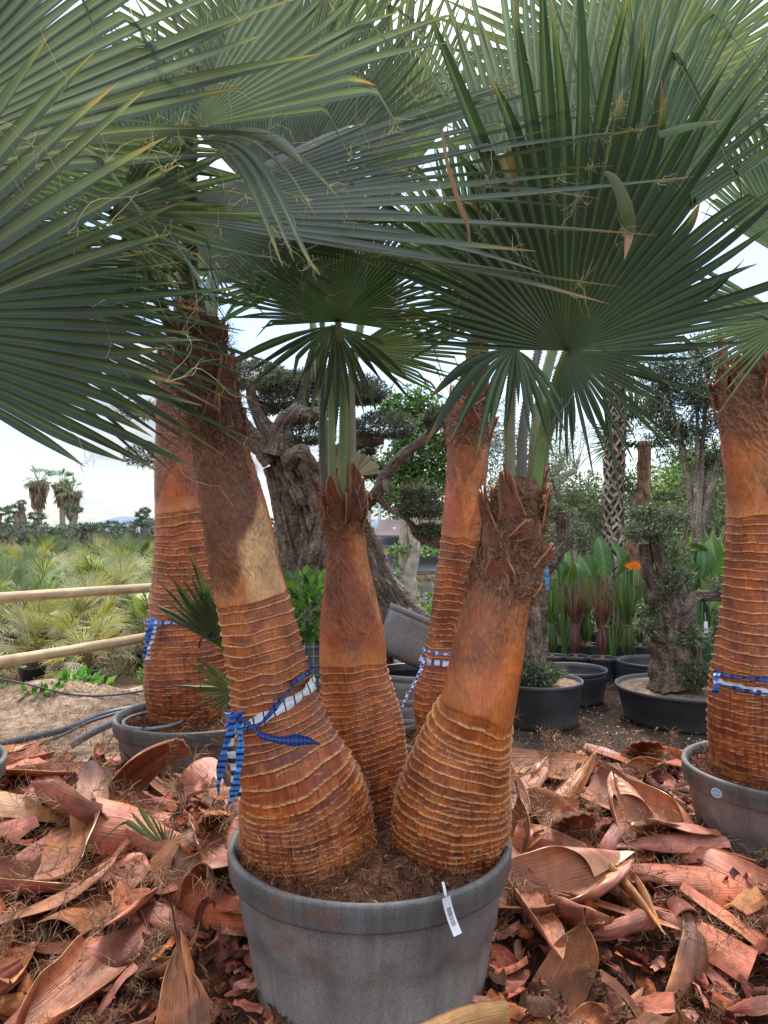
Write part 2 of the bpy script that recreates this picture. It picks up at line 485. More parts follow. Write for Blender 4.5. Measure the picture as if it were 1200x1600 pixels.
def black_pot(c, r, h, label, soil=True, cat='pot', group=None, name='nursery_pot', k0=0.86, rimlip=0.02, tilt=None, soilC=(0.12, 0.075, 0.05), n=56):
    root = empty(name, tuple(c), label, cat, group)
    if tilt: root.rotation_euler = tilt
    bc, rc = ((0.035, 0.036, 0.039), (0.085, 0.088, 0.092)) if name != 'plastic_pot' else ((0.21, 0.205, 0.20), (0.25, 0.245, 0.24))
    g = Geo()
    prof = [(0, 0, bc)] + [(r * (k0 + (0.965 - k0) * z), z * (h - 0.03), mixc((0.10, 0.085, 0.075), bc, min(1, z * 2.5))) for z in np.linspace(0, 1, 9)]
    prof += [(r * 0.945, h - 0.05, INC), (r * 0.9 * k0, 0.03, INC), (0, 0.03, INC)] if not soil else []
    lathe(g, prof, (0, 0, 0), None, n=n)
    g.build('body', M_BLACKPOT, root)
    g = Geo()
    prof = [(r * 0.962, h - 0.035, rc), (r * 0.995, h - 0.03, rc), (r * 1.0, h - 0.008, rc), (r * 0.99, h, rc), (r * 0.955, h - 0.004, rc), (r * 0.945, h - 0.05, bc)]
    lathe(g, prof, (0, 0, 0), None, n=n)
    g.build('rim', M_BLACKPOT, root)
    if soil:
        g = Geo()
        rr = np.linspace(0, r * 0.95, 12); th = np.arange(40) / 40 * 2 * math.pi
        X = rr[:, None] * np.cos(th); Y = rr[:, None] * np.sin(th)
        Z = h - 0.035 + 0.02 * np.exp(-(rr[:, None] / (0.5 * r)) ** 2) + 0.012 * (fbm(np.stack([X * 20, Y * 20, X * 0], -1), 2) - .5)
        g.grid(np.stack([X, Y, Z], -1), mixc(np.asarray(soilC) * .5, np.asarray(soilC) * 1.5, fbm(np.stack([X * 50, Y * 50, X * 0], -1), 4)), wrap=True)
        g.build('soil', M_SOIL, root)
    return root

MAINC = np.array([-0.046, 2.50])
big_pot(MAINC, 0.462, 0.61, 'big dusty grey planter in the foreground holding three palms', seed=1)
# white barcode tag folded over the front rim
tg = empty('plant_tag', tuple(at(702, 1400, 2.10)), 'white barcode tag hanging from the rim of the big foreground planter', 'tag')
g = Geo()
pA, pB = at(697, 1402, 2.052), at(716, 1461, 2.045)
dn = unit(pB - pA); sdv = np.array([1, 0.35, 0.12]); sdv = unit(sdv - dn * (sdv @ dn)); nv = np.cross(sdv, dn)
ts = np.linspace(0, 1, 12); L_ = np.linalg.norm(pB - pA)
P = np.stack([pA + dn * L_ * t + nv * 0.012 * math.sin(t * 3) for t in ts])
g.grid(np.stack([P - sdv * 0.0125, P + sdv * 0.0125], 1), (0.75, 0.75, 0.76)); g.grid(np.stack([P - sdv * 0.0125 + nv * .001, P + sdv * 0.0125 + nv * .001], 1), (0.7, 0.7, 0.7))
tube(g, [pA - dn * 0.002, pA - dn * 0.02 + np.array([0, .02, .01]), pA - dn * 0.012 + np.array([0, .05, .0])], 0.004, (0.7, 0.7, 0.72), nr=6, n=8, flat=0.5)
place(g.build('strip', M_PLAST), tg)
g = Geo()
for i in range(26):
    t = 0.30 + 0.5 * i / 26
    c_ = pA + dn * L_ * t + nv * 0.012 * math.sin(t * 3) - nv * 0.0012 * np.sign(nv[1])
    hw = 0.0062; tt = L_ * 0.5 / 26 * random.choice((0.25, 0.45, 0.7)) / 2
    g.add(np.array([c_ - sdv * hw - dn * tt, c_ + sdv * hw - dn * tt, c_ + sdv * hw + dn * tt, c_ - sdv * hw + dn * tt]), [[0, 1, 2, 3]], (0.04, 0.04, 0.04))
place(g.build('barcode', M_PLAST), tg)

# ------------------------------------------------------------------ palm trunks
DARK, RED, ORG, TAN, FUZ, PINK = map(np.array, ((0.125, 0.026, 0.009), (0.36, 0.074, 0.018), (0.64, 0.19, 0.034), (0.74, 0.44, 0.20), (0.075, 0.034, 0.018), (0.52, 0.15, 0.095)))

class Trunk: pass
def make_trunk(rows, ring_top, spacing, vs=(), nt=220, dv=0.0045, lip=0.0055, seed=0, tanzone=None, base_extra=0.08, rag=0.5, redness=0.5, fuzz_from=None, smooth_mix=0.5, otop=0.55, soft=0.014):
    """rows: (py, xl, xr, Y) from the base upward; ring_top: pixel y where the leaf scars stop"""
    T = Trunk()
    pts = []
    for i, (py, xl, xr, Y) in enumerate(rows):
        c = at((xl + xr) / 2, py, Y)
        w = (xr - xl) / 2 / F * Y
        pts.append([*c, w, py])
    pts = np.array(pts)
    # lean correction
    d = np.gradient(pts[:, :3], axis=0); cosl = abs(d[:, 2]) / np.linalg.norm(d, axis=1)
    pts[:, 3] *= cosl
    b = pts[0] * 1.0; dd = unit(pts[0, :3] - pts[1, :3]); b[:3] += dd * base_extra; b[4] += 1
    pts = np.concatenate([b[None], pts])
    L = np.sum(np.linalg.norm(np.diff(pts[:, :3], axis=0), axis=1))
    n = int(L / dv)
    Q = resample(pts, n)
    T.P, T.r, T.py = Q[:, :3], Q[:, 3], Q[:, 4]
    k = int(0.11 / dv) | 1   # smooth the silhouette
    ker = np.hanning(k + 2)[1:-1]; ker /= ker.sum()
    for arr in (T.P[:, 0], T.P[:, 1], T.P[:, 2], T.r):
        arr[:] = np.convolve(np.pad(arr, k // 2, mode='edge' if arr is T.r else 'reflect', **({} if arr is T.r else dict(reflect_type='odd'))), ker, 'valid')
    T.v = np.r_[0, np.cumsum(np.linalg.norm(np.diff(T.P, axis=0), axis=1))]
    T.T, T.E1, T.E2 = frames(T.P)
    T.vpy = lambda y: float(np.interp(-y, -T.py, T.v))
    th = np.arange(nt) / nt * 2 * math.pi
    V, TH = np.meshgrid(T.v, th, indexing='ij')
    cx, sx = np.cos(TH), np.sin(TH)
    vt = T.vpy(ring_top)
    Lr = T.v[-1]
    # leaf scars
    warp = 0.045 * (fbm(np.stack([cx * 0.9, sx * 0.9, V * 2.2], -1), seed + 1) - 0.5) + 0.005 * (vnoise(np.stack([cx * 2.4, sx * 2.4, V * 9], -1), seed + 2) - 0.5) + 0.0014 * vnoise(np.stack([cx * 22, sx * 22, V * 30], -1), seed + 9)
    vw = V + warp * 1.1
    sp = np.interp(T.v, [0, vt], [spacing[0], spacing[1]])
    ph1 = np.r_[0, np.cumsum(np.diff(T.v) / sp[1:] * (0.75 + 0.65 * vnoise(np.stack([T.v[1:] * 17, 0 * T.v[1:], 0 * T.v[1:] + seed], -1), seed + 50)))]
    ph = np.interp(vw.ravel(), T.v, ph1).reshape(vw.shape)
    idx = np.floor(ph); f = ph - idx
    rid = vnoise(np.stack([cx * 2.4, sx * 2.4, idx * 3.7], -1), seed + 4)
    cellr = _h(np.stack([idx, idx * 0, idx * 0], -1), seed)
    ragv = vnoise(np.stack([cx * 16, sx * 16, idx * 5.1], -1), seed + 5)
    low = sm(0.55 * vt, 0.05 * vt, V)                # older, more broken scars near the base
    on = sm(0.15, 0.37, rid + 0.24 * (1 - low)) * (1 - low * 0.75 * sm(0.45, 0.6, ragv))
    wid = 0.075 + 0.06 * ragv
    lipf = sm(1 - wid * 1.25, 1 - wid * 0.5, f) * (0.3 + 0.7 * on)
    d1 = lip * (0.9 + 0.8 * cellr) * lipf * (0.8 + 0.5 * ragv)
    fib = fbm(np.stack([cx * 34, sx * 34, V * 26], -1), seed + 6)
    C1 = mixc(DARK, RED, np.clip(sm(0.2, 0.8, fib) * 0.40 + .55 * cellr + .1 * f, 0, 1))
    patch = sm(0.42, 0.62, fbm(np.stack([cx * 2.2, sx * 2.2, V * 5 + idx * 1.3], -1), seed + 7))
    top = sm(vt - 0.42, vt - 0.02, V) * redness
    C1 = mixc(C1, ORG, np.clip(patch * (0.10 + 0.45 * fib) + 0.45 * top * fib, 0, 1))
    cra = sm(0.62, 0.70, vnoise(np.stack([cx * 30, sx * 30, V * 5], -1), seed + 8)) * sm(0.75 * vt, 0.1, V)
    C1 = C1 * (1 - 0.45 * cra[..., None]); d1 = d1 - 0.003 * cra
    # a second, fainter set of scars crossing the first
    w2 = V + 0.06 * (fbm(np.stack([cx * 1.1, sx * 1.1, V * 2.6 + 5], -1), seed + 40) - 0.5) + .002 * vnoise(np.stack([cx * 12, sx * 12, V * 30], -1), seed + 41)
    ph2 = w2 / (0.62 * spacing[1] * np.clip(1 - .4 * low, .5, 1).mean()); i2 = np.floor(ph2); f2 = ph2 - i2
    on2 = sm(.46, .62, vnoise(np.stack([cx * 3.2, sx * 3.2, i2 * 4.3], -1), seed + 42))
    l2 = sm(1 - 1.4 * wid, 1 - .6 * wid, f2) * on2 * (.25 + .75 * vnoise(np.stack([cx * 14, sx * 14, i2 * 2.1], -1), seed + 43))
    d1 = d1 + lip * .6 * l2 - .0012 * (fbm(np.stack([cx * 24, sx * 24, V * 60], -1), seed + 44) - .5)
    C1 = mixc(C1, (0.66, 0.33, 0.12), l2 * .75)
    C1 = mixc(C1, (0.76, 0.40, 0.15), sm(0.35, 0.8, lipf) * (0.35 + 0.6 * on) * (1 - 0.45 * low))
    # crumbly skirt at the very base
    bz = sm(0.16, 0.02, V) * rag
    fz = fbm(np.stack([cx * 20, sx * 20, V * 45], -1), seed + 11)
    d1 = d1 * (1 - bz) + bz * 0.018 * fz
    C1 = mixc(C1, mixc((0.10, 0.04, 0.02), (0.42, 0.2, 0.09), fz), bz * 0.8)
    # smooth sheathing leaf bases above
    hz = fbm(np.stack([cx * 1.6, sx * 1.6, V * 3.0], -1), seed + 20)
    fine = fbm(np.stack([cx * 30 + V * 25, sx * 30, V * 30], -1), seed + 21)
    C2 = mixc(RED, ORG, np.clip(sm(0.35, 0.75, hz) * smooth_mix + 0.25 * fine, 0, 1))
    C2 = mixc(C2, PINK, sm(0.55, 0.75, fbm(np.stack([cx * 1.2, sx * 1.2, V * 2 + 9], -1), seed + 22)) * 0.6)
    d2 = 0.004 * (hz - 0.5) + 0.0015 * fine + 0 * V
    herr = fbm(np.stack([cx * 15 + V * 40, sx * 15 - V * 26, V * 44], -1), seed + 23)
    for (th0, py0, sl, sr, kind, amt) in vs:          # V-shaped leaf-base mouths: angle, tip pixel y, slopes
        v0 = T.vpy(py0)
        da = (TH - th0 + math.pi) % (2 * math.pi) - math.pi
        bound = v0 + np.where(da < 0, -da * sl, da * sr) * T.r[:, None] * 1.0 + 0.035 * (vnoise(np.stack([cx * 5, sx * 5, V * 9], -1), seed + 24) - 0.5)
        ins = sm(-soft, soft, V - bound + 0.6 * soft * (fbm(np.stack([cx * 7, sx * 7, V * 20], -1), seed + 29) - .5) * 2) * sm(1.5, 1.5 - 6 * soft, np.abs(da))
        if kind == 'fuzz':
            C2 = mixc(C2, mixc(FUZ, (0.24, 0.085, 0.035), herr), ins * amt * (0.9 + 0.3 * (herr - 0.5)))
            d2 = d2 - 0.004 * ins + 0.0032 * ins * sm(0.35, 0.8, herr)
        elif kind == 'orange':
            C2 = mixc(C2, mixc(ORG, TAN, 0.35 * fine), ins * amt)
            d2 = d2 - 0.004 * ins
    if tanzone:
        th0, w0, py1, a = tanzone
        da = (TH - th0 + math.pi) % (2 * math.pi) - math.pi
        z = sm(w0, w0 * 0.5, np.abs(da) + 0.35 * (hz - 0.5)) * sm(T.vpy(py1), T.vpy(py1) - 0.05, V + 0.08 * (hz - .5) - 0.12 * da)
        C2 = mixc(C2, TAN * np.array((1, .97, .92)), z * a)
    # ring of orange just above the last scar
    C2 = mixc(C2, mixc(ORG, TAN, 0.4), otop * sm(vt + 0.09, vt, V + 0.05 * (hz - 0.5)))
    if fuzz_from:
        fz2 = sm(T.vpy(fuzz_from[0]), T.vpy(fuzz_from[1]), V + 0.12 * (hz - 0.5))
        C2 = mixc(C2, mixc(FUZ, (0.30, 0.15, 0.08), herr), fz2 * 0.85)
        d2 = d2 + 0.008 * fz2 * sm(0.4, 0.7, herr)
    s = sm(vt - 0.003, vt + 0.003, vw - 0.01 * 0)
    D = d1 * (1 - s) + (d2 + 0.002) * s
    C = np.clip(mixc(C1, C2, s), 0.01, 1)
    bump = 0.012 * (fbm(np.stack([cx * 1.3, sx * 1.3, V * 4], -1), seed + 30) - 0.5)
    rr = T.r[:, None] + D + bump
    X = T.P[:, None] + rr[..., None] * (cx[..., None] * T.E1[:, None] + sx[..., None] * T.E2[:, None])
    U = np.stack([TH / (2 * math.pi), V], -1)
    T.X, T.C, T.U, T.th = X, C, U, th
    return T

def surf(T, v, th, off=0.0):
    i = np.clip(np.searchsorted(T.v, v), 0, len(T.v) - 1)
    return T.P[i] + (T.r[i] + off) * (math.cos(th) * T.E1[i] + math.sin(th) * T.E2[i])
def outn(T, v, th):
    i = np.clip(np.searchsorted(T.v, v), 0, len(T.v) - 1)
    return math.cos(th) * T.E1[i] + math.sin(th) * T.E2[i], T.T[i]

def sheet(g, P0, axis, side, L, W, curl=1.0, bend=0.3, tip=1.2, base=1.0, C0=RED, C1=ORG, nu=14, nv=9, seed=0, thick=0.006, ripple=0.0, rag=0.25, Cin=None, skew=0.0, cut=False):
    """a curved leaf-base piece: from P0 along axis, side is its width direction; returns nothing"""
    r = np.random.default_rng(seed)
    axis = unit(axis); side = unit(side - axis * np.dot(side, axis)); nrm = np.cross(axis, side)
    u = np.linspace(0, 1, nu)[:, None]; v = np.linspace(-1, 1, nv)[None, :]
    ragg = 1 + rag * (vnoise(np.stack([v * 4 + 0 * u, 0 * u + 0 * v, 0 * u + 0 * v + seed], -1), seed) - 0.5)
    us = u * ragg
    W_ = W * (base + (1 - base) * sm(0, 0.35, u)) * (1 - np.clip(u, 0, 1) ** tip * 0.92)
    if cut: W_ = W * (1 - 0.62 * u ** .8)
    W_ = W_ * (1 + 0.15 * (vnoise(np.stack([u * 5, 0 * u, 0 * u + seed], -1), seed + 1) - .5))
    if curl > 0.05:
        a = v * curl * (0.7 + 0.5 * u)
        sx_, nz = np.sin(a) / curl * W_, (1 - np.cos(a)) / curl * W_
    else:
        sx_, nz = v * W_, 0 * v * W_
    bend = bend if abs(bend) > 0.02 else 0.02
    cb = np.sin(us * bend) / bend; cn = (1 - np.cos(us * bend)) / bend
    rph = np.sin((v * 3.0 + 1.2 * u) * 9 + 1.5 * np.sin(u * 4 + seed)); rp = ripple * rph * sm(0.65, 0.15, u)
    rp = rp + 0.012 * W / 0.1 * (fbm(np.stack([u * 3 + 0 * v, v * 1.5 + 0 * u, 0 * u + 0 * v + seed], -1), seed + 3) - .5)
    P = P0 + (cb * L)[..., None] * axis + (sx_ + skew * us ** 2 * L)[..., None] * side - (nz + cn * L - rp)[..., None] * nrm
    t = fbm(np.stack([u * 3 + 0 * v, v * 2 + 0 * u, 0 * u + 0 * v + seed], -1), seed + 7)
    C = mixc(C0, C1, np.clip(t * 1.3 - 0.2 + 0.15 * u, 0, 1))
    C = mixc(C, TAN, sm(0.86, 1, np.abs(v) + 0 * u) * 0.35 * (r.random() > .4) + sm(.93, 1, u + 0 * v) * .4)
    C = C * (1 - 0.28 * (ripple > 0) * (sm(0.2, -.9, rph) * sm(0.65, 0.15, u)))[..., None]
    Ui = np.stack([v * 0.5 + 0 * u + seed % 7, u * L + 0 * v], -1)
    N = unit(np.cross(np.gradient(P, axis=0), np.gradient(P, axis=1)))
    Pin = P - N * thick * (1 - 0.6 * np.abs(v))[..., None] if np.dot(N.mean((0, 1)), nrm) > 0 else P + N * thick * (1 - 0.6 * np.abs(v))[..., None]
    g.grid(P, C, Ui)
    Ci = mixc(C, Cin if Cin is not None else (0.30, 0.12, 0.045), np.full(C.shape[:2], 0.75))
    g.grid(Pin, Ci, Ui)
    for a, b in ((P[0], Pin[0]), (P[-1], Pin[-1]), (P[:, 0], Pin[:, 0]), (P[:, -1], Pin[:, -1])):
        g.grid(np.stack([a, b]), (0.36, 0.17, 0.075))
    return P

def hairs(g, P, D, L, C, curl=0.5, w=0.0012, seed=0, n=6):
    """many thin curling fibres as ribbons; P starts, D directions"""
    r = np.random.default_rng(seed)
    m = len(P)
    X = [P]; d = unit(D)
    turn = r.normal(size=(m, 3)) * curl
    for k in range(n - 1):
        d = unit(d + turn / n * 2 + r.normal(size=(m, 3)) * curl * 0.25)
        X.append(X[-1] + d * (L * r.uniform(0.5, 1.3, m) / n)[:, None])
    X = np.stack(X, 1)
    s = unit(np.cross(d, r.normal(size=(m, 3))))[:, None] * w * 0.5
    taper = np.linspace(1, 0.3, n)[None, :, None]
    V = np.stack([X - s * taper, X + s * taper], 2)       # m, n, 2, 3
    b = (np.arange(m) * n * 2)[:, None] + (np.arange(n - 1) * 2)[None]
    Fq = np.stack([b, b + 1, b + 3, b + 2], -1)
    c = np.asarray(C, float)
    if c.ndim == 1: c = c[None] * (1 + 0.35 * r.normal(size=(m, 1)))
    g.add(V.reshape(-1, 3), Fq.reshape(-1, 4), np.clip(np.repeat(c, n * 2, 0), .01, 1))

def crown_boots(T, root, py0, py1, n, seed=0, size=1.0, hair=900, fz=(0.22, 0.12, 0.07)):
    v0, v1 = T.vpy(py0), T.vpy(py1)
    r = np.random.default_rng(seed)
    for i in range(n):
        v = v0 + (v1 - v0) * (i + 0.5) / n
        th = i * 2.399 + r.normal(0, 0.2)
        o, ax = outn(T, v, th)
        sd_ = np.cross(ax, o)
        g = Geo()
        w = T.r[min(len(T.r) - 1, np.searchsorted(T.v, v))]
        c0 = [RED, PINK * 0.8, DARK * 1.4][r.integers(3)]
        sheet(g, surf(T, v, th, -0.012), ax + o * r.uniform(0.08, 0.36) + sd_ * r.normal() * .35, sd_, size * r.uniform(0.07, 0.15), w * r.uniform(0.6, 0.95), curl=0.95, bend=-0.5 * r.random() + .15, tip=r.uniform(1.6, 5), C0=c0 * 0.55, C1=c0 * 1.1, seed=seed * 31 + i, thick=0.016, rag=0.7, cut=True, Cin=(0.15, 0.055, 0.028))
        place(g.build('leaf_base', M_BOOT), root)
    m = hair
    vv = r.uniform(v0 - 0.02, v1, m); tt = r.uniform(0, 2 * math.pi, m)
    P = np.array([surf(T, a, b, 0.004) for a, b in zip(vv, tt)])
    D = np.array([outn(T, a, b)[0] * 0.5 + outn(T, a, b)[1] * r.normal() * 0.6 + np.cross(*outn(T, a, b)) * r.normal() * 1.4 for a, b in zip(vv, tt)])
    g = Geo()
    cc = mixc(np.array(fz) * 0.5, np.array(fz) * 2.2, r.random(m) ** 2)
    hairs(g, P, D, 0.10 * size, cc, curl=0.9, w=0.0022, seed=seed)
    place(g.build('fibre_fringe', M_HAIR), root)['kind'] = 'stuff'

def palm(name_label, T, cat='palm tree', group=None):
    b = T.P[0]
    root = empty('palm_tree', (b[0], b[1], b[2]), name_label, cat, group)
    g = Geo(); g.grid(T.X, T.C, T.U, wrap=True)
    place(g.build('trunk', M_TRUNK), root)
    return root

HP = -math.pi / 2   # faces the camera
T_LEFT = make_trunk([(1330, 384, 584, 2.46), (1300, 379, 582, 2.46), (1250, 374, 574, 2.45), (1200, 369, 549, 2.43), (1150, 364, 520, 2.44), (1100, 362, 497, 2.44), (1050, 357, 481, 2.44), (1000, 349, 469, 2.44), (950, 341, 455, 2.44),
    (900, 331, 439, 2.43), (850, 322, 430, 2.42), (800, 315, 416, 2.41), (750, 308, 402, 2.40), (700, 303, 386, 2.39), (650, 297, 373, 2.38), (600, 288, 361, 2.37), (550, 280, 350, 2.36), (500, 278, 340, 2.35)],
    932, (0.018, 0.037), dv=0.0024, vs=((HP - 0.35, 925, 0.25, 1.5, 'fuzz', 1.0), (HP + 1.3, 800, 1.6, 1.0, 'fuzz', 0.5)), seed=11, tanzone=(HP + 0.75, 0.8, 800, 1.0), fuzz_from=(760, 640), redness=0.5, nt=260)
T_MID = make_trunk([(1292, 510, 646, 2.80), (1250, 506, 640, 2.80), (1200, 505, 638, 2.80), (1150, 505, 633, 2.80), (1100, 502, 620, 2.80), (1050, 500, 605, 2.80), (1000, 500, 601, 2.80), (950, 503, 592, 2.80), (900, 508, 580, 2.80), (850, 512, 571, 2.80), (800, 508, 567, 2.80), (765, 506, 566, 2.80)],
    1032, (0.018, 0.028), dv=0.0024, soft=.05, vs=((HP + 0.1, 1030, 1.6, 1.6, 'fuzz', 0.45), (HP - 0.9, 960, 2.5, 1.6, 'fuzz', 0.5), (HP + 1.5, 1000, 3.0, 2.0, 'orange', 0.5)), seed=23, lip=0.0040, redness=0.9, fuzz_from=(850, 790), nt=220, smooth_mix=0.5)
T_RIGHT = make_trunk([(1328, 620, 788, 2.50), (1300, 612, 793, 2.49), (1250, 618, 796, 2.47), (1200, 637, 797, 2.45), (1150, 660, 800, 2.43), (1100, 688, 805, 2.39), (1050, 700, 812, 2.40), (1000, 709, 820, 2.41), (950, 724, 827, 2.42), (900, 741, 836, 2.43), (850, 754, 844, 2.44), (800, 767, 846, 2.45), (772, 776, 844, 2.45), (752, 786, 838, 2.46)],
    1105, (0.019, 0.032), dv=0.0024, otop=0.15, soft=.06, vs=((HP + 0.2, 905, 1.8, 1.9, 'orange', 0.5), (HP - 1.0, 1090, 2.2, 0.9, 'fuzz', 0.55), (HP + 1.2, 1010, 1.6, 1.0, 'fuzz', 0.35)), seed=37, redness=0.7, fuzz_from=(960, 880), smooth_mix=0.45, nt=260)
T_BL = make_trunk([(1118, 236, 346, 4.3), (1080, 229, 355, 4.3), (1040, 228, 352, 4.3), (1000, 229, 346, 4.3), (950, 234, 336, 4.3), (900, 240, 330, 4.3), (850, 242, 326, 4.3), (800, 243, 318, 4.3), (750, 242, 311, 4.3), (700, 243, 306, 4.3), (650, 245, 302, 4.3), (600, 250, 300, 4.3), (540, 254, 298, 4.3)],
    800, (0.026, 0.050), vs=((HP - 0.8, 795, 2.3, 2.0, 'fuzz', 0.8), (HP + 0.8, 790, 2.0, 2.0, 'fuzz', 0.4)), seed=41, fuzz_from=(690, 620), redness=0.3, nt=170, dv=0.004, lip=0.006)
T_BM = make_trunk([(1165, 658, 732, 4.25), (1120, 648, 736, 4.25), (1080, 649, 734, 4.25), (1050, 655, 731, 4.25), (1000, 668, 727, 4.25), (950, 675, 733, 4.25), (900, 682, 742, 4.25), (850, 689, 750, 4.25), (800, 693, 755, 4.25), (750, 697, 758, 4.25), (700, 699, 761, 4.25), (650, 702, 762, 4.25), (600, 722, 762, 4.25), (530, 732, 762, 4.25)],
    842, (0.030, 0.052), vs=((HP - 0.9, 780, 3.0, 2.5, 'fuzz', 0.5), (HP + 0.15, 835, 4.0, 4.5, 'orange', 0.8), (HP - 0.1, 760, 2.0, 2.0, 'fuzz', .6)), seed=53, fuzz_from=(715, 680), redness=0.5, nt=150, dv=0.004, lip=0.006)
T_R = make_trunk([(1205, 1120, 1272, 3.3), (1150, 1114, 1272, 3.3), (1100, 1113, 1270, 3.3), (1050, 1117, 1266, 3.3), (1000, 1126, 1258, 3.3), (950, 1133, 1252, 3.3), (900, 1136, 1248, 3.3), (850, 1138, 1245, 3.3), (800, 1140, 1242, 3.3), (750, 1138, 1236, 3.3), (700, 1134, 1230, 3.3), (650, 1129, 1228, 3.3), (610, 1128, 1224, 3.3), (560, 1145, 1220, 3.3)],
    805, (0.026, 0.048), vs=((HP - 0.1, 800, 2.6, 1.6, 'fuzz', 0.9), (HP - 0.55, 795, 3.0, 2.4, 'orange', 0.6)), seed=61, fuzz_from=(720, 640), redness=0.8, nt=220, dv=0.0034, lip=0.006)
# the neighbour palm that stands just outside the left edge
NC = np.array([-2.17, 3.30])
T_N = make_trunk([(1205, -235, -85, 3.3), (1100, -240, -82, 3.3), (950, -225, -98, 3.3), (800, -215, -110, 3.3), (600, -210, -115, 3.3), (480, -205, -120, 3.3)], 800, (0.040, 0.062), seed=71, fuzz_from=(720, 600), nt=90, dv=0.012)

PALM_L = palm('palm leaning left in the big foreground planter, knotted with blue and white tape', T_LEFT)
PALM_M = palm('slimmer upright palm between the two leaning palms of the foreground planter', T_MID)
PALM_R = palm('palm leaning right in the big foreground planter, under a huge fan leaf', T_RIGHT)
PALM_BL = palm('dark ringed palm behind the left leaning trunk, beside the wooden rail fence', T_BL)
PALM_BM = palm('slim palm behind the right leaning one, with tape wound round it twice', T_BM)
PALM_RR = palm('thick ringed palm at the right edge, in the planter with an oval sticker', T_R)
PALM_N = palm('palm beyond the left edge whose dark fan leaves reach into the picture', T_N)
big_pot((-1.06, 4.3), 0.47, 0.60, 'grey planter with a hose ring, beside the pipes at left', seed=2)
big_pot((0.36, 4.25), 0.31, 0.48, 'smaller grey planter in front of the pot stack, half hidden by the right leaning trunk', seed=3)
big_pot((1.80, 3.3), 0.46, 0.60, 'grey ribbed planter with a blue oval sticker at the right edge', seed=4)
big_pot(NC, 0.46, 0.60, 'grey planter whose rim just shows at the left edge', seed=5)
# sticker on the right-hand planter
s_c = at(1122, 1238, 2.935)
g = Geo()
th = np.arange(28) / 28 * 2 * math.pi
nrm = unit(np.array([s_c[0] - 1.80, s_c[1] - 3.3, 0])); sx_ = np.array([-nrm[1], nrm[0], 0]) * -1
for rr_, cc, off in ((1.0, (0.65, 0.72, 0.76), 0.0), (0.82, (0.25, 0.42, 0.52), 0.0015)):
    ring = s_c + nrm * (0.012 + off) + np.cos(th)[:, None] * sx_ * 0.022 * rr_ + np.sin(th)[:, None] * np.array([0, 0, 0.019]) * rr_
    g.grid(np.stack([np.tile(s_c + nrm * (0.012 + off), (28, 1)), ring]), cc, wrap=True)
for k in range(5):
    c_ = s_c + nrm * 0.0155 + sx_ * (k - 2) * 0.0055
    g.add(np.array([c_ - sx_ * 0.0018 - np.array([0, 0, .002]), c_ + sx_ * 0.0018 - np.array([0, 0, .002]), c_ + sx_ * 0.0018 + np.array([0, 0, .002]), c_ - sx_ * .0018 + np.array([0, 0, .002])]), [[0, 1, 2, 3]], (0.75, .8, .82))
tag(g.build('sticker', M_PLAST, smooth=False), 'small blue oval sticker on the planter at the right edge', 'sticker')

crown_boots(T_LEFT, PALM_L, 690, 520, 16, seed=3, size=0.9, hair=2200, fz=(0.20, 0.13, 0.085))
crown_boots(T_MID, PALM_M, 830, 765, 11, seed=4, size=0.8, hair=900)
crown_boots(T_RIGHT, PALM_R, 925, 768, 22, seed=5, size=0.8, hair=2400)
crown_boots(T_BL, PALM_BL, 640, 545, 8, seed=6, size=1.2, hair=700, fz=(0.3, 0.2, 0.12))
crown_boots(T_BM, PALM_BM, 690, 600, 10, seed=7, size=1.2, hair=900, fz=(0.3, 0.18, 0.11))
crown_boots(T_R, PALM_RR, 640, 565, 12, seed=8, size=1.2, hair=700, fz=(0.3, 0.18, 0.11))

def skin_hairs(T, root, py0, py1, n, seed, L=.05, c=((0.20, .07, .03), (0.62, .38, .2)), slant=0.7, w=.0013, th=(-3.14, 3.14), lift=.12):
    r = np.random.default_rng(seed); v0, v1 = sorted((T.vpy(py0), T.vpy(py1)))
    vv = r.uniform(v0, v1, n); tt = HP + r.uniform(*th, n)
    P = np.array([surf(T, a, b, 0.003) for a, b in zip(vv, tt)])
    D = []
    for a, b in zip(vv, tt):
        o, ax = outn(T, a, b); D.append(ax * r.choice((-1, 1)) + np.cross(ax, o) * (slant * math.sin(b * 3 + a * 9) + r.normal() * .3) + o * lift * r.random())
    g = Geo(); hairs(g, P, np.array(D), L, mixc(c[0], c[1], r.random(n) ** 1.5), curl=.35, w=w, seed=seed, n=5)
    place(g.build('loose_fibres', M_HAIR), root)['kind'] = 'stuff'
skin_hairs(T_LEFT, PALM_L, 900, 560, 1700, 1, c=((0.07, .03, .018), (0.40, .22, .12)))
skin_hairs(T_LEFT, PALM_L, 1330, 1240, 1500, 2, slant=1.5, lift=.8, L=.035)
skin_hairs(T_MID, PALM_M, 1000, 780, 1300, 3, slant=1.0)
skin_hairs(T_MID, PALM_M, 1290, 1180, 1300, 4, slant=1.5, lift=.8, L=.035)
skin_hairs(T_RIGHT, PALM_R, 1000, 780, 1800, 5, slant=1.0, c=((0.10, .04, .02), (0.60, .36, .18)))
skin_hairs(T_RIGHT, PALM_R, 1330, 1220, 1500, 6, slant=1.5, lift=.8, L=.035)
skin_hairs(T_R, PALM_RR, 800, 600, 1100, 7, w=.0018)
skin_hairs(T_BL, PALM_BL, 780, 600, 800, 8, w=.002)
skin_hairs(T_BM, PALM_BM, 830, 620, 900, 9, w=.002)

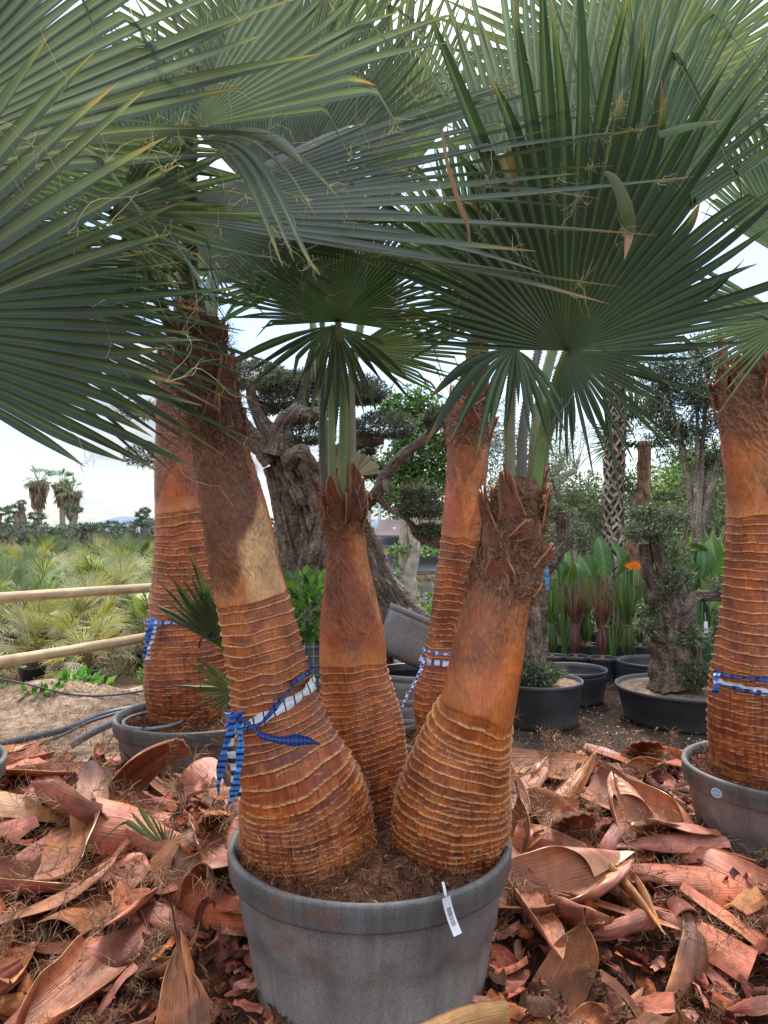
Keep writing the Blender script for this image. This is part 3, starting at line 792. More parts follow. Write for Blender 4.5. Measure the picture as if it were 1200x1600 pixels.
# rubber bands of dripline on the soil
def hose(name, pts, r, label, cat='hose', C=(0.05, 0.052, 0.056), n=60, mat=None, group=None):
    g = Geo(); tube(g, pts, r, C, nr=10, n=n)
    o = g.build(name, mat or M_BLACKPOT); tag(o, label, cat, group); return o
a = np.linspace(0, 2 * math.pi, 30)
hose('drip_hose', np.stack([-1.26 + 0.16 * np.cos(a), 4.12 + 0.2 * np.sin(a), 0.60 + 0.0 * a], 1), 0.009, 'looped grey drip hose on the soil of the planter behind the left leaning trunk', 'hose', (0.22, 0.22, 0.22))
hose('drip_hose', np.stack([1.80 + 0.27 * np.cos(a), 3.3 + 0.27 * np.sin(a), 0.60 + 0.006 * np.sin(3 * a)], 1), 0.009, 'grey drip hose ringing the trunk in the planter at the right edge', 'hose', (0.16, 0.16, 0.17))

# ------------------------------------------------------------------ marking tape
BLU, LBL, BLK, WHT = (0.015, 0.07, 0.36), (0.02, 0.22, 0.68), (0.012, 0.015, 0.03), (0.72, 0.73, 0.78)
def tape(g, P, W, c1, c2, period=0.035, duty=0.35, twist=None, wav=0.0, seed=0, taper=True):
    """striped tape through points P; W are width vectors"""
    P = np.asarray(P, float); W = np.asarray(W, float)
    n = 320
    Q = resample(np.concatenate([P, W], 1), n)
    X, w = Q[:, :3], Q[:, 3:]
    L = np.r_[0, np.cumsum(np.linalg.norm(np.diff(X, axis=0), axis=1))]
    ph = (L / period) % 1
    C = np.where((ph < duty)[:, None], np.array(c2), np.array(c1))
    wn_ = w * (1 + 0.22 * np.sin(L * 60 + seed) + .08 * np.sin(L * 143 + 2 * seed))[:, None]
    N = unit(np.cross(np.gradient(X, axis=0), w))
    X = X + N * ((wav + .001) * np.sin(L * 75 + seed))[:, None] + N * (.0015 * np.sin(L * 210 + seed))[:, None]
    rows = np.stack([X - wn_, X - 0.3 * wn_ + N * 0.0015, X + 0.3 * wn_ - N * .001, X + wn_], 1)
    # hard stripe edges: duplicate rows as separate quads
    for j in range(3):
        V = np.stack([rows[:-1, j], rows[:-1, j + 1], rows[1:, j + 1], rows[1:, j]], 1).reshape(-1, 3)
        g.add(V, np.arange(len(V)).reshape(-1, 4), np.repeat(C[:-1], 4, 0))

def band(g, T, ths, vs_, width, c1, c2, off=0.010, seed=0, period=0.035, duty=0.35, crush=0.0):
    Ps, Ws = [], []
    for a, v in zip(np.linspace(ths[0], ths[-1], 40), np.interp(np.linspace(0, 1, 40), np.linspace(0, 1, len(vs_)), vs_)):
        o, ax = outn(T, v, a)
        k = 1 - crush * (0.5 + 0.5 * math.sin(a * 7 + seed))
        Ps.append(surf(T, v, a, off)); Ws.append(ax * width / 2 * k + o * width * 0.1 * math.sin(a * 5 + seed))
    tape(g, Ps, Ws, c1, c2, period, duty, seed=seed)

rb = empty('marking_tape', tuple(at(365, 1118, 2.25)), 'blue and white striped tape knotted round the left leaning trunk, long tails hanging', 'tape')
vk, vr = T_LEFT.vpy(1118), T_LEFT.vpy(1068)
g = Geo(); band(g, T_LEFT, (HP - 1.0, HP + 1.55), (vk - .0, vr - 0.012), 0.030, WHT, BLK, off=0.014, period=0.036, duty=0.14); place(g.build('white_band', M_RIBBON), rb)
g = Geo(); band(g, T_LEFT, (HP - 1.0, HP + 1.6), (vk, vk + 0.02, vr + .01, vr + 0.022), 0.019, BLU, BLK, off=0.020, seed=2, crush=0.5, period=0.022); band(g, T_LEFT, (HP + 1.6, HP + 5.3), (vr + .02, vk), 0.02, BLU, BLK, off=.012); place(g.build('blue_band', M_RIBBON), rb)
kp = at(368, 1122, 2.235)
g = Geo()
for i in range(9):
    a = i * 0.75; q = kp + np.array([0.014 * math.cos(a), -0.008 * math.sin(a * 2), 0.016 * math.sin(a)])
    tape(g, [q, q + np.array([.012 * math.sin(a * 3), -.012, .012 * math.cos(a)]), q + np.array([0.02 * math.cos(a + 1), 0.0, 0.016 * math.sin(a + 2)])], [(0.006, 0, .006)] * 3, BLU, LBL, 0.012, seed=i)
place(g.build('knot', M_RIBBON), rb)
for k, (px, c1, c2, w, pr) in enumerate((([(364, 1130, 2.23), (353, 1165, 2.21), (344, 1205, 2.21), (341, 1245, 2.22)], (0.02, 0.14, 0.5), BLK, 0.0115, 0.018),
        ([(366, 1128, 2.24), (361, 1165, 2.24), (365, 1200, 2.235), (369, 1232, 2.25), (374, 1250, 2.25)], WHT, BLK, 0.013, 0.036),
        ([(373, 1128, 2.23), (376, 1160, 2.20), (372, 1205, 2.19), (366, 1235, 2.19), (356, 1262, 2.20)], LBL, BLK, 0.0115, 0.018),
        ([(350, 1110, 2.25), (360, 1116, 2.24), (370, 1120, 2.23)], (0.3, 0.4, 0.7), BLU, 0.008, 0.02))):
    g = Geo(); P = [at(*p) for p in px]; ws = [(w * f, w * .3 * math.sin(i * 2), 0) for i, f in enumerate(np.linspace(0.7, 1, len(P) - 1))] + [(w * .1, 0, 0)]
    tape(g, P, ws, c1, c2, pr, 0.4, wav=0.003, seed=k); place(g.build('tail', M_RIBBON), rb)
g = Geo(); P = [at(374, 1120, 2.225), at(395, 1137, 2.17), at(415, 1152, 2.13), at(450, 1157, 2.10), at(480, 1157, 2.12), at(502, 1164, 2.15)]
tape(g, P, [(0, .002, .006), (0, .002, .007), (0, 0, .009), (0, 0, .014), (0, 0, .012), (0, 0, .002)], (0.012, 0.055, 0.27), (0.006, 0.02, 0.11), 0.012, 0.5, wav=.002); place(g.build('tail', M_RIBBON), rb)

def small_tape(T, label, specs, tails, name='marking_tape'):
    rt = empty(name, tuple(surf(T, T.vpy(specs[0][0]), HP)), label, 'tape', 'striped tapes round palm trunks')
    for k, (ya, yb, c1, c2, w, cr, th0, th1) in enumerate(specs):
        g = Geo(); band(g, T, (th0, th1), (T.vpy(ya), T.vpy(yb)), w, c1, c2, off=0.012 + .003 * k, seed=k, period=0.05, duty=.35, crush=cr)
        place(g.build('band', M_RIBBON), rt)
    for k, (px, c1, c2, w) in enumerate(tails):
        g = Geo(); P = [at(*p) for p in px]
        tape(g, P, [(w, w * .4 * math.sin(i * 2.2), 0) for i in range(len(P))], c1, c2, 0.03, 0.4, wav=0.006, seed=k)
        place(g.build('tail', M_RIBBON), rt)
small_tape(T_BL, 'blue striped tape tied round the trunk near the wooden rails, tails hanging at its left', [(968, 966, (0.35, .45, .7), BLU, 0.03, .5, HP - 1.5, HP + 1.5)],
    [([(240, 966, 4.12), (233, 985, 4.05), (229, 1010, 4.05), (226, 1028, 4.06)], LBL, BLK, 0.014), ([(243, 968, 4.10), (240, 990, 4.04), (234, 1010, 4.03), (230, 1032, 4.05)], WHT, (0.1, .2, .5), 0.010), ([(238, 966, 4.1), (236, 980, 4.02), (228, 1000, 4.02)], BLU, LBL, 0.012)])
small_tape(T_BM, 'blue and white tape wound twice round the slim palm beside the tilted pot', [(1017, 1019, (0.1, .2, .55), WHT, 0.028, .6, HP - 1.7, HP + 1.6), (1032, 1030, WHT, (0.03, .09, .4), 0.036, .3, HP - 1.7, HP + 1.6)],
    [([(663, 1028, 4.12), (658, 1045, 4.06), (650, 1062, 4.05), (640, 1080, 4.05), (632, 1095, 4.07), (627, 1103, 4.07)], (0.3, .4, .65), BLU, 0.010), ([(664, 1030, 4.1), (655, 1050, 4.05), (646, 1072, 4.04), (633, 1092, 4.05), (629, 1108, 4.05)], WHT, BLU, 0.006)])
small_tape(T_R, 'blue and white tape wrapped round the thick palm at the right edge', [(1052, 1046, (0.03, .1, .4), (0.01, 0.03, .12), 0.022, .5, HP - 1.5, HP + 1.6), (1062, 1078, WHT, WHT, 0.026, .1, HP - 1.4, HP + 1.6), (1066, 1075, (0.03, .1, .4), BLK, 0.018, .6, HP - 1.4, HP + 1.6)],
    [([(1120, 1052, 3.18), (1118, 1070, 3.1), (1117, 1085, 3.1)], (0.02, .14, .5), BLK, 0.012)])
# ------------------------------------------------------------------ fan leaves
GRN, BLG, YGR, DGR = map(np.array, ((0.056, 0.090, 0.046), (0.088, 0.116, 0.094), (0.125, 0.16, 0.06), (0.026, 0.052, 0.026)))  # sky sheen is mixed into the blue green, shaded undersides into the dark one
def slerp_ctrl(hub, tips, n):
    D = tips[:, :3] - hub
    L = np.linalg.norm(D, axis=1); D = D / L[:, None]
    ang = np.r_[0, np.cumsum(np.arccos(np.clip(np.sum(D[1:] * D[:-1], 1), -1, 1)))]
    k = len(D)
    # smooth curve through directions (Catmull-Rom) then even angle steps
    m = 400
    t = np.linspace(0, ang[-1], m)
    i = np.clip(np.searchsorted(ang, t, side='right') - 1, 0, k - 2)
    u = ((t - ang[i]) / np.maximum(ang[i + 1] - ang[i], 1e-9))[:, None]
    A = np.concatenate([D, L[:, None], tips[:, 3:4]], 1)
    A = np.concatenate([2 * A[:1] - A[1:2], A, 2 * A[-1:] - A[-2:-1]])
    p0, p1, p2, p3 = A[i], A[i + 1], A[i + 2], A[i + 3]
    Q = 0.5 * (2 * p1 + (p2 - p0) * u + (2 * p0 - 5 * p1 + 4 * p2 - p3) * u ** 2 + (3 * p1 - p0 - 3 * p2 + p3) * u ** 3)
    Q[:, :3] = unit(Q[:, :3])
    a2 = np.r_[0, np.cumsum(np.linalg.norm(np.diff(Q[:, :3], axis=0), axis=1))]
    s = np.linspace(0, a2[-1], n + 1)
    return np.stack([np.interp(s, a2, Q[:, j]) for j in range(5)], 1), a2[-1]

THREAD_C = (0.52, 0.46, 0.32)
def fan(palm_root, hub, ctrl, nseg, color=GRN, droop=0.05, arch=0.0, pleat=0.30, seed=0, jit=1.0, brown=0.35, threads=30, pet=None, lvar=0.10, bright=1.0, rows=14, wscale=1.0, tl=0.16, tipdroop=0.0, petw=0.013, petc=(0.16, 0.22, 0.08), foldp=0.10):
    r = np.random.default_rng(seed + 1000)
    hub = at(*hub)
    tips = np.array([[*at(c[0], c[1], c[2]), c[3] if len(c) > 3 else 0.55] for c in ctrl])
    Q, tot = slerp_ctrl(hub, tips, nseg * 2)       # directions at segment edges (even) and centres (odd)
    Dq, Lq, Fq_ = unit(Q[:, :3]), Q[:, 3], Q[:, 4]
    g, gt = Geo(), Geo()
    down = np.array([0, 0, -1.0])
    def pos(q, s):      # s in 0..1 of the nominal length
        D, L = Dq[q], Lq[q]
        return hub + D * (s * L)[:, None] + down * (droop * L * s ** 2.2 - arch * L * np.sin(math.pi * np.clip(s, 0, 1)))[:, None]
    gapf = np.clip(np.interp(np.arange(nseg + 1), np.arange(nseg + 1), Fq_[::2]) * (1 + 0.10 * r.normal(size=nseg + 1)), 0.08, 0.9)
    th0 = []
    prevN = None
    for i in range(nseg):
        q0, qc, q1 = 2 * i, 2 * i + 1, 2 * i + 2
        lat = unit(Dq[q1] - Dq[q0]); D = Dq[qc]; N = unit(np.cross(D, lat))
        L = Lq[qc] * (1 + lvar * r.normal() * jit); Lr = np.clip(L / Lq[qc], 0.6, 1.35)
        f = 0.5 * (gapf[i] + gapf[i + 1])
        s = np.r_[np.linspace(0.0, 1, 5) ** 1.0 * f, f + (Lr - f) * np.linspace(0, 1, rows - 4)[1:] ** 0.9]
        n = len(s)
        tfree = np.clip((s - f) / (Lr - f), 0, 1)
        hw_f = Lq[qc] * 0.5 * np.linalg.norm(Dq[q1] - Dq[q0])
        cpt = pos(qc, s)
        # loose ends wander and droop on their own
        wob = r.normal(size=3) * 0.030 * jit
        bend = (tfree ** 1.8)[:, None] * (wob[0] * lat + wob[1] * N)[None] * L
        if r.random() < foldp and f < .95:      # a broken segment: its end hangs
            fp = r.uniform(.25, .6); ov = np.clip(tfree - fp, 0, 1) * (Lr - f) * Lq[qc]
            bend = bend + (down * r.uniform(.5, 1.0) - D * r.uniform(.3, .8) + lat * r.normal() * .4) * ov[:, None]
        tdv = down * ((abs(r.normal()) * tipdroop * L * tfree ** 2.2))[:, None]
        bend = bend + tdv
        fw = max(f, 0.5); tw_ = np.clip((s - fw) / (Lr - fw), 0, 1)
        w = np.minimum(s, fw + (s - fw) * .25) * hw_f * wscale * (1 - tw_ ** 1.6) ** 0.9
        w = np.maximum(w, 0.0006)
        # fused part: edges lie on the neighbours' edges
        e0, e1 = pos(q0, s), pos(q1, s)
        tw = r.normal() * 0.55 * jit * tfree
        ld = lat * np.cos(tw)[:, None] + N * np.sin(tw)[:, None]
        nd = N * np.cos(tw)[:, None] - lat * np.sin(tw)[:, None]
        fz = sm(-0.001, 0.001, tfree)[:, None]
        fold = (pleat * w)[:, None] * (1 + 0.9 * tfree[:, None])
        A = (e0 * (1 - fz) + (cpt - ld * w[:, None]) * fz) + bend - nd * fold * 0.5
        B = (e1 * (1 - fz) + (cpt + ld * w[:, None]) * fz) + bend - nd * fold * 0.5
        M = cpt + bend + nd * fold * 0.5
        k1 = 0.08
        P = np.stack([A, M + (A - M) * k1, M + (B - M) * k1, B], 1)
        cb = color * (1 + 0.12 * r.normal()) * bright
        c = np.tile(cb, (n, 1))
        c = mixc(c, YGR * bright * 1.1, np.clip(0.22 * sm(0.5, 0, s) + (r.random() < 0.12) * 0.4 * tfree, 0, 1))
        bz = r.uniform(0.90, 0.97) if r.random() < brown else 0.975
        c = mixc(c, (0.40, 0.36, 0.10), sm(bz - 0.06, bz, s / Lr) * 0.4)
        c = mixc(c, (0.30, 0.17, 0.08), sm(bz - 0.01, min(1, bz + 0.03), s / Lr) * 0.85)
        rib = mixc(c, c * 1.2 + np.array((0.10, .11, .05)), np.full(n, .75))
        Cc = np.stack([c * .72, rib, c * 1.02, c * 0.85], 1)  # pale midrib; valley edges painted darker to shade the pleats
        Lm = s * Lq[qc]
        U = np.stack([np.stack([np.full(n, uu) + i * 1.37, Lm], 1) for uu in (0, .95, 1.05, 2)], 1)
        g.grid(P, Cc, U)
        # split tip
        if r.random() < 0.75 * jit:
            for k in range(2):
                d2 = unit(P[-1, 1] - P[-3, 1]) + lat * r.normal() * 0.35 + N * r.normal() * 0.3
                th0.append((P[-2, 2], d2, 0.4))
        if r.random() < 0.9:
            j = r.integers(5, n - 2); th0.append((P[j, 0 if r.random() < .5 else 3], D + lat * r.normal() * 0.9 + N * r.normal() * .8, 1.0))
    o = g.build('frond', M_FROND)
    place(o, palm_root)
    if threads and th0:
        idx = r.permutation(len(th0))
        idx = np.r_[idx, r.integers(0, len(th0), max(0, threads - len(th0)))][:threads]
        Pn = np.array([th0[k][0] for k in idx]); Dn = np.array([th0[k][1] for k in idx]); Ls = np.array([th0[k][2] for k in idx])
        hairs(gt, Pn, Dn, 1.0 * tl * Ls * (0.35 + 1.6 * r.random(len(idx)) ** 1.7), np.array(THREAD_C) * (1 + 0.0 * r.random((len(idx), 1))) * r.uniform(0.5, 1.3, (len(idx), 1)), curl=1.15, w=0.0016, seed=seed, n=16)
        t = gt.build('threads', M_THREAD); t.parent = o; t['kind'] = 'stuff'
    if pet is not None:
        gp = Geo()
        pts = [at(*p) for p in pet] + [hub]
        w = np.linspace(1.6, 0.85, len(pts)) * petw
        Q2 = resample(np.concatenate([np.array(pts), w[:, None]], 1), 40)
        nr = 12
        T_, E1, E2 = frames(Q2[:, :3], (1, 0, 0) if abs(pts[-1][2] - pts[0][2]) > abs(pts[-1][0] - pts[0][0]) else (0, 0, 1))
        th = np.arange(nr) / nr * 2 * math.pi
        X = Q2[:, None, :3] + Q2[:, None, 3:] * (np.cos(th)[None, :, None] * E1[:, None] + 0.5 * np.sin(th)[None, :, None] * E2[:, None])
        edge = sm(0.93, 0.99, np.abs(np.cos(th)))
        Cp = mixc(np.tile(np.asarray(petc), (len(X), nr, 1)), (0.30, 0.17, 0.07), np.tile(edge, (len(X), 1)) * 0.8)
        Cp = mixc(Cp, (0.20, 0.10, 0.06), np.tile(sm(0.25, 0.0, np.linspace(0, 1, 40))[:, None], (1, nr)) * 0.6)
        gp.grid(X, Cp, np.stack([np.tile(th / 6.28, (40, 1)), np.tile(np.linspace(0, 1, 40)[:, None], (1, nr))], -1), wrap=True)
        # marginal teeth
        Q3 = resample(Q2, 60)
        T3, F1, F2 = frames(Q3[:, :3], (1, 0, 0) if abs(pts[-1][2] - pts[0][2]) > abs(pts[-1][0] - pts[0][0]) else (0, 0, 1))
        for sg in (-1, 1):
            b = Q3[:, :3] + sg * F1 * Q3[:, 3:] * 0.96
            V = np.stack([b - T3 * .004, b + sg * F1 * .003, b + sg * F1 * .005 + T3 * .004, b + T3 * .004], 1)
            gp.add(V.reshape(-1, 3), np.arange(240).reshape(-1, 4), (0.28, 0.16, 0.07))
        pt = gp.build('petiole', M_PETIOLE); pt.parent = o
    return o

# right palm of the planter
fan(PALM_R, (885, 548, 2.30), [(655, 545, 2.25, .45), (600, 425, 2.15, .5), (615, 290, 2.05, .55), (700, 140, 1.98, .62), (820, 55, 1.93, .66), (940, 50, 1.93, .66), (1080, 90, 1.96, .64), (1200, 190, 2.0, .6), (1290, 330, 2.05, .55),
    (1270, 450, 2.1, .5), (1150, 545, 2.15, .38), (1095, 600, 2.2, .32), (1060, 665, 2.22, .28), (990, 715, 2.25, .25), (940, 742, 2.27, .25), (875, 720, 2.3, .25), (845, 690, 2.32, .2)], 66, color=DGR * 1.15, droop=0.0, seed=1, brown=0.6, threads=90, jit=1.5, lvar=.12, foldp=.14,
    pet=[(835, 800, 2.44), (845, 700, 2.42), (868, 600, 2.38)], petw=0.013, petc=(0.20, 0.30, 0.09), pleat=0.55, tl=0.14)
fan(PALM_R, (806, 545, 2.20), [(652, 625, 2.1, .3), (648, 658, 2.08, .3), (668, 700, 2.06, .3), (733, 666, 2.1, .3), (760, 714, 2.12, .3), (790, 682, 2.15, .3), (816, 640, 2.15, .3), (858, 694, 2.2, .3), (888, 640, 2.25, .3)], 12, color=DGR * 1.5, arch=0.13, droop=0.05, seed=2, threads=40,
    pet=[(800, 800, 2.42), (798, 700, 2.40), (800, 620, 2.34)], petw=0.010, petc=(0.28, 0.31, .2), pleat=0.8, tl=0.12, brown=.5)
fan(PALM_R, (860, 470, 2.75), [(640, 120, 2.6), (700, -60, 2.55, .6), (820, -190, 2.5, .6), (980, -200, 2.5, .6), (1130, -120, 2.5, .6), (1260, 0, 2.5, .6), (1330, 150, 2.5)], 48, color=BLG * 1.15, seed=3, threads=60, bright=1.15, pet=[(815, 800, 2.5), (820, 650, 2.6)], petw=.013, petc=(0.16, .15, .12))
fan(PALM_R, (960, 400, 2.45), [(880, 60, 2.35, .35), (960, -20, 2.3, .35), (1060, -90, 2.3, .35), (1160, -90, 2.3, .35), (1260, -40, 2.3, .35), (1310, 60, 2.3, .35), (1310, 180, 2.3, .35)], 30, color=GRN * 1.1, seed=4, threads=60, bright=1.25, jit=1.4, pet=[(842, 800, 2.52), (858, 680, 2.56), (920, 500, 2.5)], petw=.009, petc=(0.14, .19, .09))
fan(PALM_R, (800, 480, 2.6), [(640, 560, 2.5, .4), (615, 500, 2.5, .4), (600, 420, 2.45, .4), (610, 340, 2.4, .4), (650, 270, 2.4, .4), (710, 220, 2.35, .4), (770, 190, 2.35, .4)], 26, color=GRN * .95, seed=5, threads=30, brown=.7, pet=[(790, 800, 2.5), (795, 650, 2.6)], petw=.008, petc=(.2, .2, .14))
# a bent segment end that hangs in front of the big fan
def strip(name, root, px, W, C0, C1, mat=M_FROND):
    g = Geo(); Q = resample(np.array([[*at(*p), w] for p, w in zip(px, W)]), 30)
    X, w = Q[:, :3], np.maximum(Q[:, 3], .0005)
    T_ = unit(np.gradient(X, axis=0)); S = unit(np.cross(T_, (0.25, 1, 0.1))); N = np.cross(S, T_)
    P = np.stack([X - S * w[:, None] + N * w[:, None] * .25, X - N * w[:, None] * .1, X + S * w[:, None] + N * w[:, None] * .3], 1)
    c = mixc(C0, C1, sm(.72, .84, np.linspace(0, 1, 30)))
    g.grid(P, np.stack([c * .9, c * 1.1, c], 1), np.stack([np.stack([np.full(30, u), np.linspace(0, .3, 30)], 1) for u in (0, 1, 2)], 1))
    place(g.build(name, mat), root)
strip('bent_segment', PALM_R, [(945, 268, 1.78), (958, 278, 1.76), (970, 300, 1.75), (979, 330, 1.75), (984, 360, 1.76), (976, 405, 1.77)], [.004, .011, .014, .018, .013, .001], YGR * .6, (0.50, .30, .19))
strip('dry_strip', PALM_L, [(690, 205, 1.8), (700, 260, 1.78), (718, 320, 1.78), (732, 360, 1.79), (733, 420, 1.8)], [.003, .005, .006, .004, .001], np.array((0.22, .12, .07)), (0.25, .14, .08))
strip('bent_segment', PALM_R, [(1030, 210, 1.9), (1075, 198, 1.88), (1130, 188, 1.87)], [.010, .010, .001], GRN * 2.0, (0.3, .2, .1))
fan(PALM_R, (1010, 160, 3.4), [(640, 240, 3.3), (660, 60, 3.3), (780, -90, 3.3), (1000, -140, 3.3), (1230, -100, 3.3), (1350, 60, 3.3), (1340, 260, 3.3)], 56, color=YGR * .8, seed=9, threads=10, pet=[(830, 800, 2.55), (850, 600, 2.8), (930, 350, 3.2)], petw=.015)
fan(PALM_M, (455, 170, 3.7), [(130, 230, 3.6), (130, 50, 3.6), (260, -110, 3.6), (450, -150, 3.6), (640, -90, 3.6), (590, 100, 3.6), (700, 180, 3.6)], 56, color=YGR * .7, seed=10, threads=10, pet=[(515, 790, 2.85), (500, 600, 3.0), (470, 350, 3.5)], petw=.012)
fan(PALM_L, (175, 330, 1.95), [(250, 150, 1.9), (330, 190, 1.9, .4), (385, 250, 1.88, .4), (400, 320, 1.88, .4), (380, 390, 1.9, .4), (320, 450, 1.95, .4), (250, 470, 2, .4)], 22, color=GRN * 1.0, seed=16, threads=120, foldp=.3, jit=1.5, pet=[(285, 560, 2.35), (240, 450, 2.2)], petw=.014, petc=(0.08, .1, .06))
fan(PALM_RR, (1235, 500, 3.0), [(1060, 380, 2.9, .4), (1005, 440, 2.9, .4), (1010, 500, 2.9, .4), (1060, 545, 2.95, .35), (1150, 608, 3.0, .3)], 18, color=GRN, seed=6, threads=20, brown=.6, pet=[(1185, 570, 3.3), (1195, 520, 3.2)], petw=.03)
fan(PALM_RR, (1250, 420, 3.2), [(1060, 300, 3.1), (1080, 180, 3.1), (1180, 100, 3.1), (1300, 80, 3.1), (1400, 200, 3.1)], 36, color=GRN, seed=7, threads=20, bright=1.2, pet=[(1195, 570, 3.3), (1220, 480, 3.25)], petw=.03)
fan(PALM_RR, (1290, 520, 3.3), [(1160, 470, 3.2), (1140, 520, 3.2), (1170, 570, 3.2), (1230, 640, 3.25), (1300, 650, 3.3)], 20, color=GRN, seed=8, threads=10, pet=[(1205, 570, 3.3), (1240, 520, 3.3)], petw=.03)
# middle palm
fan(PALM_M, (528, 503, 2.62), [(352, 510, 2.6, .35), (358, 460, 2.55, .5), (385, 395, 2.5, .6), (440, 330, 2.45, .68), (528, 295, 2.45, .7), (615, 325, 2.45, .68), (675, 390, 2.5, .6), (712, 455, 2.55, .5), (735, 530, 2.6, .4)], 58, color=DGR * 1.6, seed=11, threads=30, brown=.4,
    pet=[(534, 790, 2.74), (537, 690, 2.72), (536, 590, 2.70)], petw=0.0125, petc=(0.19, 0.27, 0.10), pleat=0.6, tl=.1)
fan(PALM_M, (548, 545, 2.72), [(640, 480, 2.7, .4), (735, 500, 2.7, .45), (762, 540, 2.7, .45), (740, 580, 2.7, .45), (705, 615, 2.7, .45), (660, 612, 2.7, .4), (635, 600, 2.7, .3)], 24, color=GRN * .85, seed=12, threads=16, pet=[(548, 790, 2.80), (552, 690, 2.80), (550, 600, 2.78)], petw=.0075, petc=(0.36, 0.38, 0.30), pleat=.5, tl=.1)
fan(PALM_M, (522, 508, 2.66), [(350, 545, 2.6, .2), (357, 575, 2.6, .2), (440, 592, 2.6, .2), (485, 662, 2.6, .2), (570, 630, 2.6, .2), (607, 622, 2.6, .2), (640, 610, 2.6, .2), (665, 560, 2.6, .2)], 17, color=GRN * .9, arch=0.025, seed=13, threads=25, pleat=.5, jit=1.3,
    pet=[(520, 790, 2.78), (518, 690, 2.76), (519, 590, 2.74)], petw=.0105, petc=(0.24, 0.32, 0.17), tl=.1)
fan(PALM_M, (500, 430, 2.95), [(300, 520, 2.9), (290, 400, 2.9), (340, 290, 2.9), (450, 220, 2.9), (560, 210, 2.9), (660, 270, 2.9)], 40, color=DGR * 1.5, seed=14, threads=20, pet=[(510, 790, 2.80), (504, 700, 2.82), (505, 560, 2.86)], petw=.0105, petc=(0.07, 0.10, 0.06))
fan(PALM_M, (600, 330, 3.3), [(500, 60, 3.2), (540, -60, 3.2), (640, -110, 3.2), (730, -60, 3.2), (790, 60, 3.2)], 30, color=YGR * .8, seed=15, threads=20, bright=1.15, pet=[(545, 790, 2.85), (548, 600, 2.95)], petw=.014)
# left palm
fan(PALM_L, (245, 335, 2.15), [(690, 120, 2.9, .4), (790, 140, 2.5, .4), (850, 85, 2.3, .42), (905, 150, 2.1, .45), (940, 213, 1.95, .45), (945, 245, 1.85, .48), (930, 290, 1.78, .48), (935, 322, 1.7, .45), (890, 410, 1.62, .4), (800, 440, 1.6, .35)], 32, color=BLG * 1.0, droop=0.02, seed=21, threads=460, brown=.5,
    pet=[(318, 560, 2.36), (300, 450, 2.30)], petw=.02, petc=(0.10, 0.13, 0.07), jit=1.0, tl=.17, pleat=.5)
fan(PALM_L, (305, 225, 1.80), [(430, 405, 1.75, .2), (515, 375, 1.7, .2), (580, 440, 1.7, .2), (592, 425, 1.68, .2), (575, 370, 1.66, .2)], 6, color=BLG * 1.25, arch=0.24, seed=22, threads=70, wscale=1.3, brown=.8, tl=.15, pleat=.6)
fan(PALM_L, (248, 340, 1.85), [(340, 480, 1.8, .5), (362, 500, 1.8, .5)], 3, color=BLG * 1.2, seed=23, threads=8, wscale=2.2)
fan(PALM_L, (298, 200, 2.0), [(420, -120, 1.95), (520, -110, 1.9, .6), (600, -40, 1.88, .62), (640, 30, 1.86, .62), (680, 100, 1.86, .6), (640, 160, 1.9, .5)], 16, color=BLG * 1.1, seed=24, threads=70, jit=1.2, pet=[(300, 560, 2.38), (296, 400, 2.28)], petw=.02, petc=(0.09, 0.11, 0.07), pleat=.5)
fan(PALM_L, (430, 340, 3.05), [(180, 60, 2.9), (260, -80, 2.9), (400, -150, 2.9), (540, -120, 2.9), (680, -40, 2.9), (740, 80, 2.9)], 54, color=BLG * .8, seed=25, threads=40, pet=[(325, 560, 2.4), (340, 420, 2.7)], petw=.02, pleat=.6)
fan(PALM_L, (300, 350, 2.5), [(480, 250, 2.5, .4), (600, 290, 2.45, .4), (650, 350, 2.4, .4), (600, 410, 2.4, .4), (500, 450, 2.4, .35), (400, 470, 2.4, .35), (330, 455, 2.4, .35)], 30, color=GRN * .8, droop=.06, seed=26, threads=80, pet=[(290, 560, 2.38), (286, 450, 2.42)], petw=.022, petc=(0.08, 0.10, 0.06))
fan(PALM_L, (270, 300, 2.6), [(60, 330, 2.7), (40, 200, 2.7), (100, 80, 2.7), (220, 20, 2.7), (330, 40, 2.7)], 36, color=DGR * 1.5, seed=27, threads=20, pet=[(310, 560, 2.4), (280, 400, 2.5)], petw=.02)
# palm behind left, palm behind right: crowns mostly hidden
fan(PALM_BL, (285, 430, 4.0), [(180, 500, 3.9), (150, 400, 3.9), (230, 280, 3.9), (340, 260, 3.9), (430, 340, 3.9), (440, 440, 3.9)], 36, color=DGR * 1.3, seed=28, threads=0, pet=[(276, 570, 4.3), (280, 500, 4.2)], petw=.03)
fan(PALM_BM, (745, 440, 4.1), [(560, 430, 4.0), (570, 300, 4.0), (700, 190, 4.0), (850, 200, 4.0), (930, 320, 4.0), (930, 440, 4.0)], 44, color=DGR * 1.4, seed=29, threads=0, pet=[(747, 560, 4.25), (746, 500, 4.2)], petw=.03)
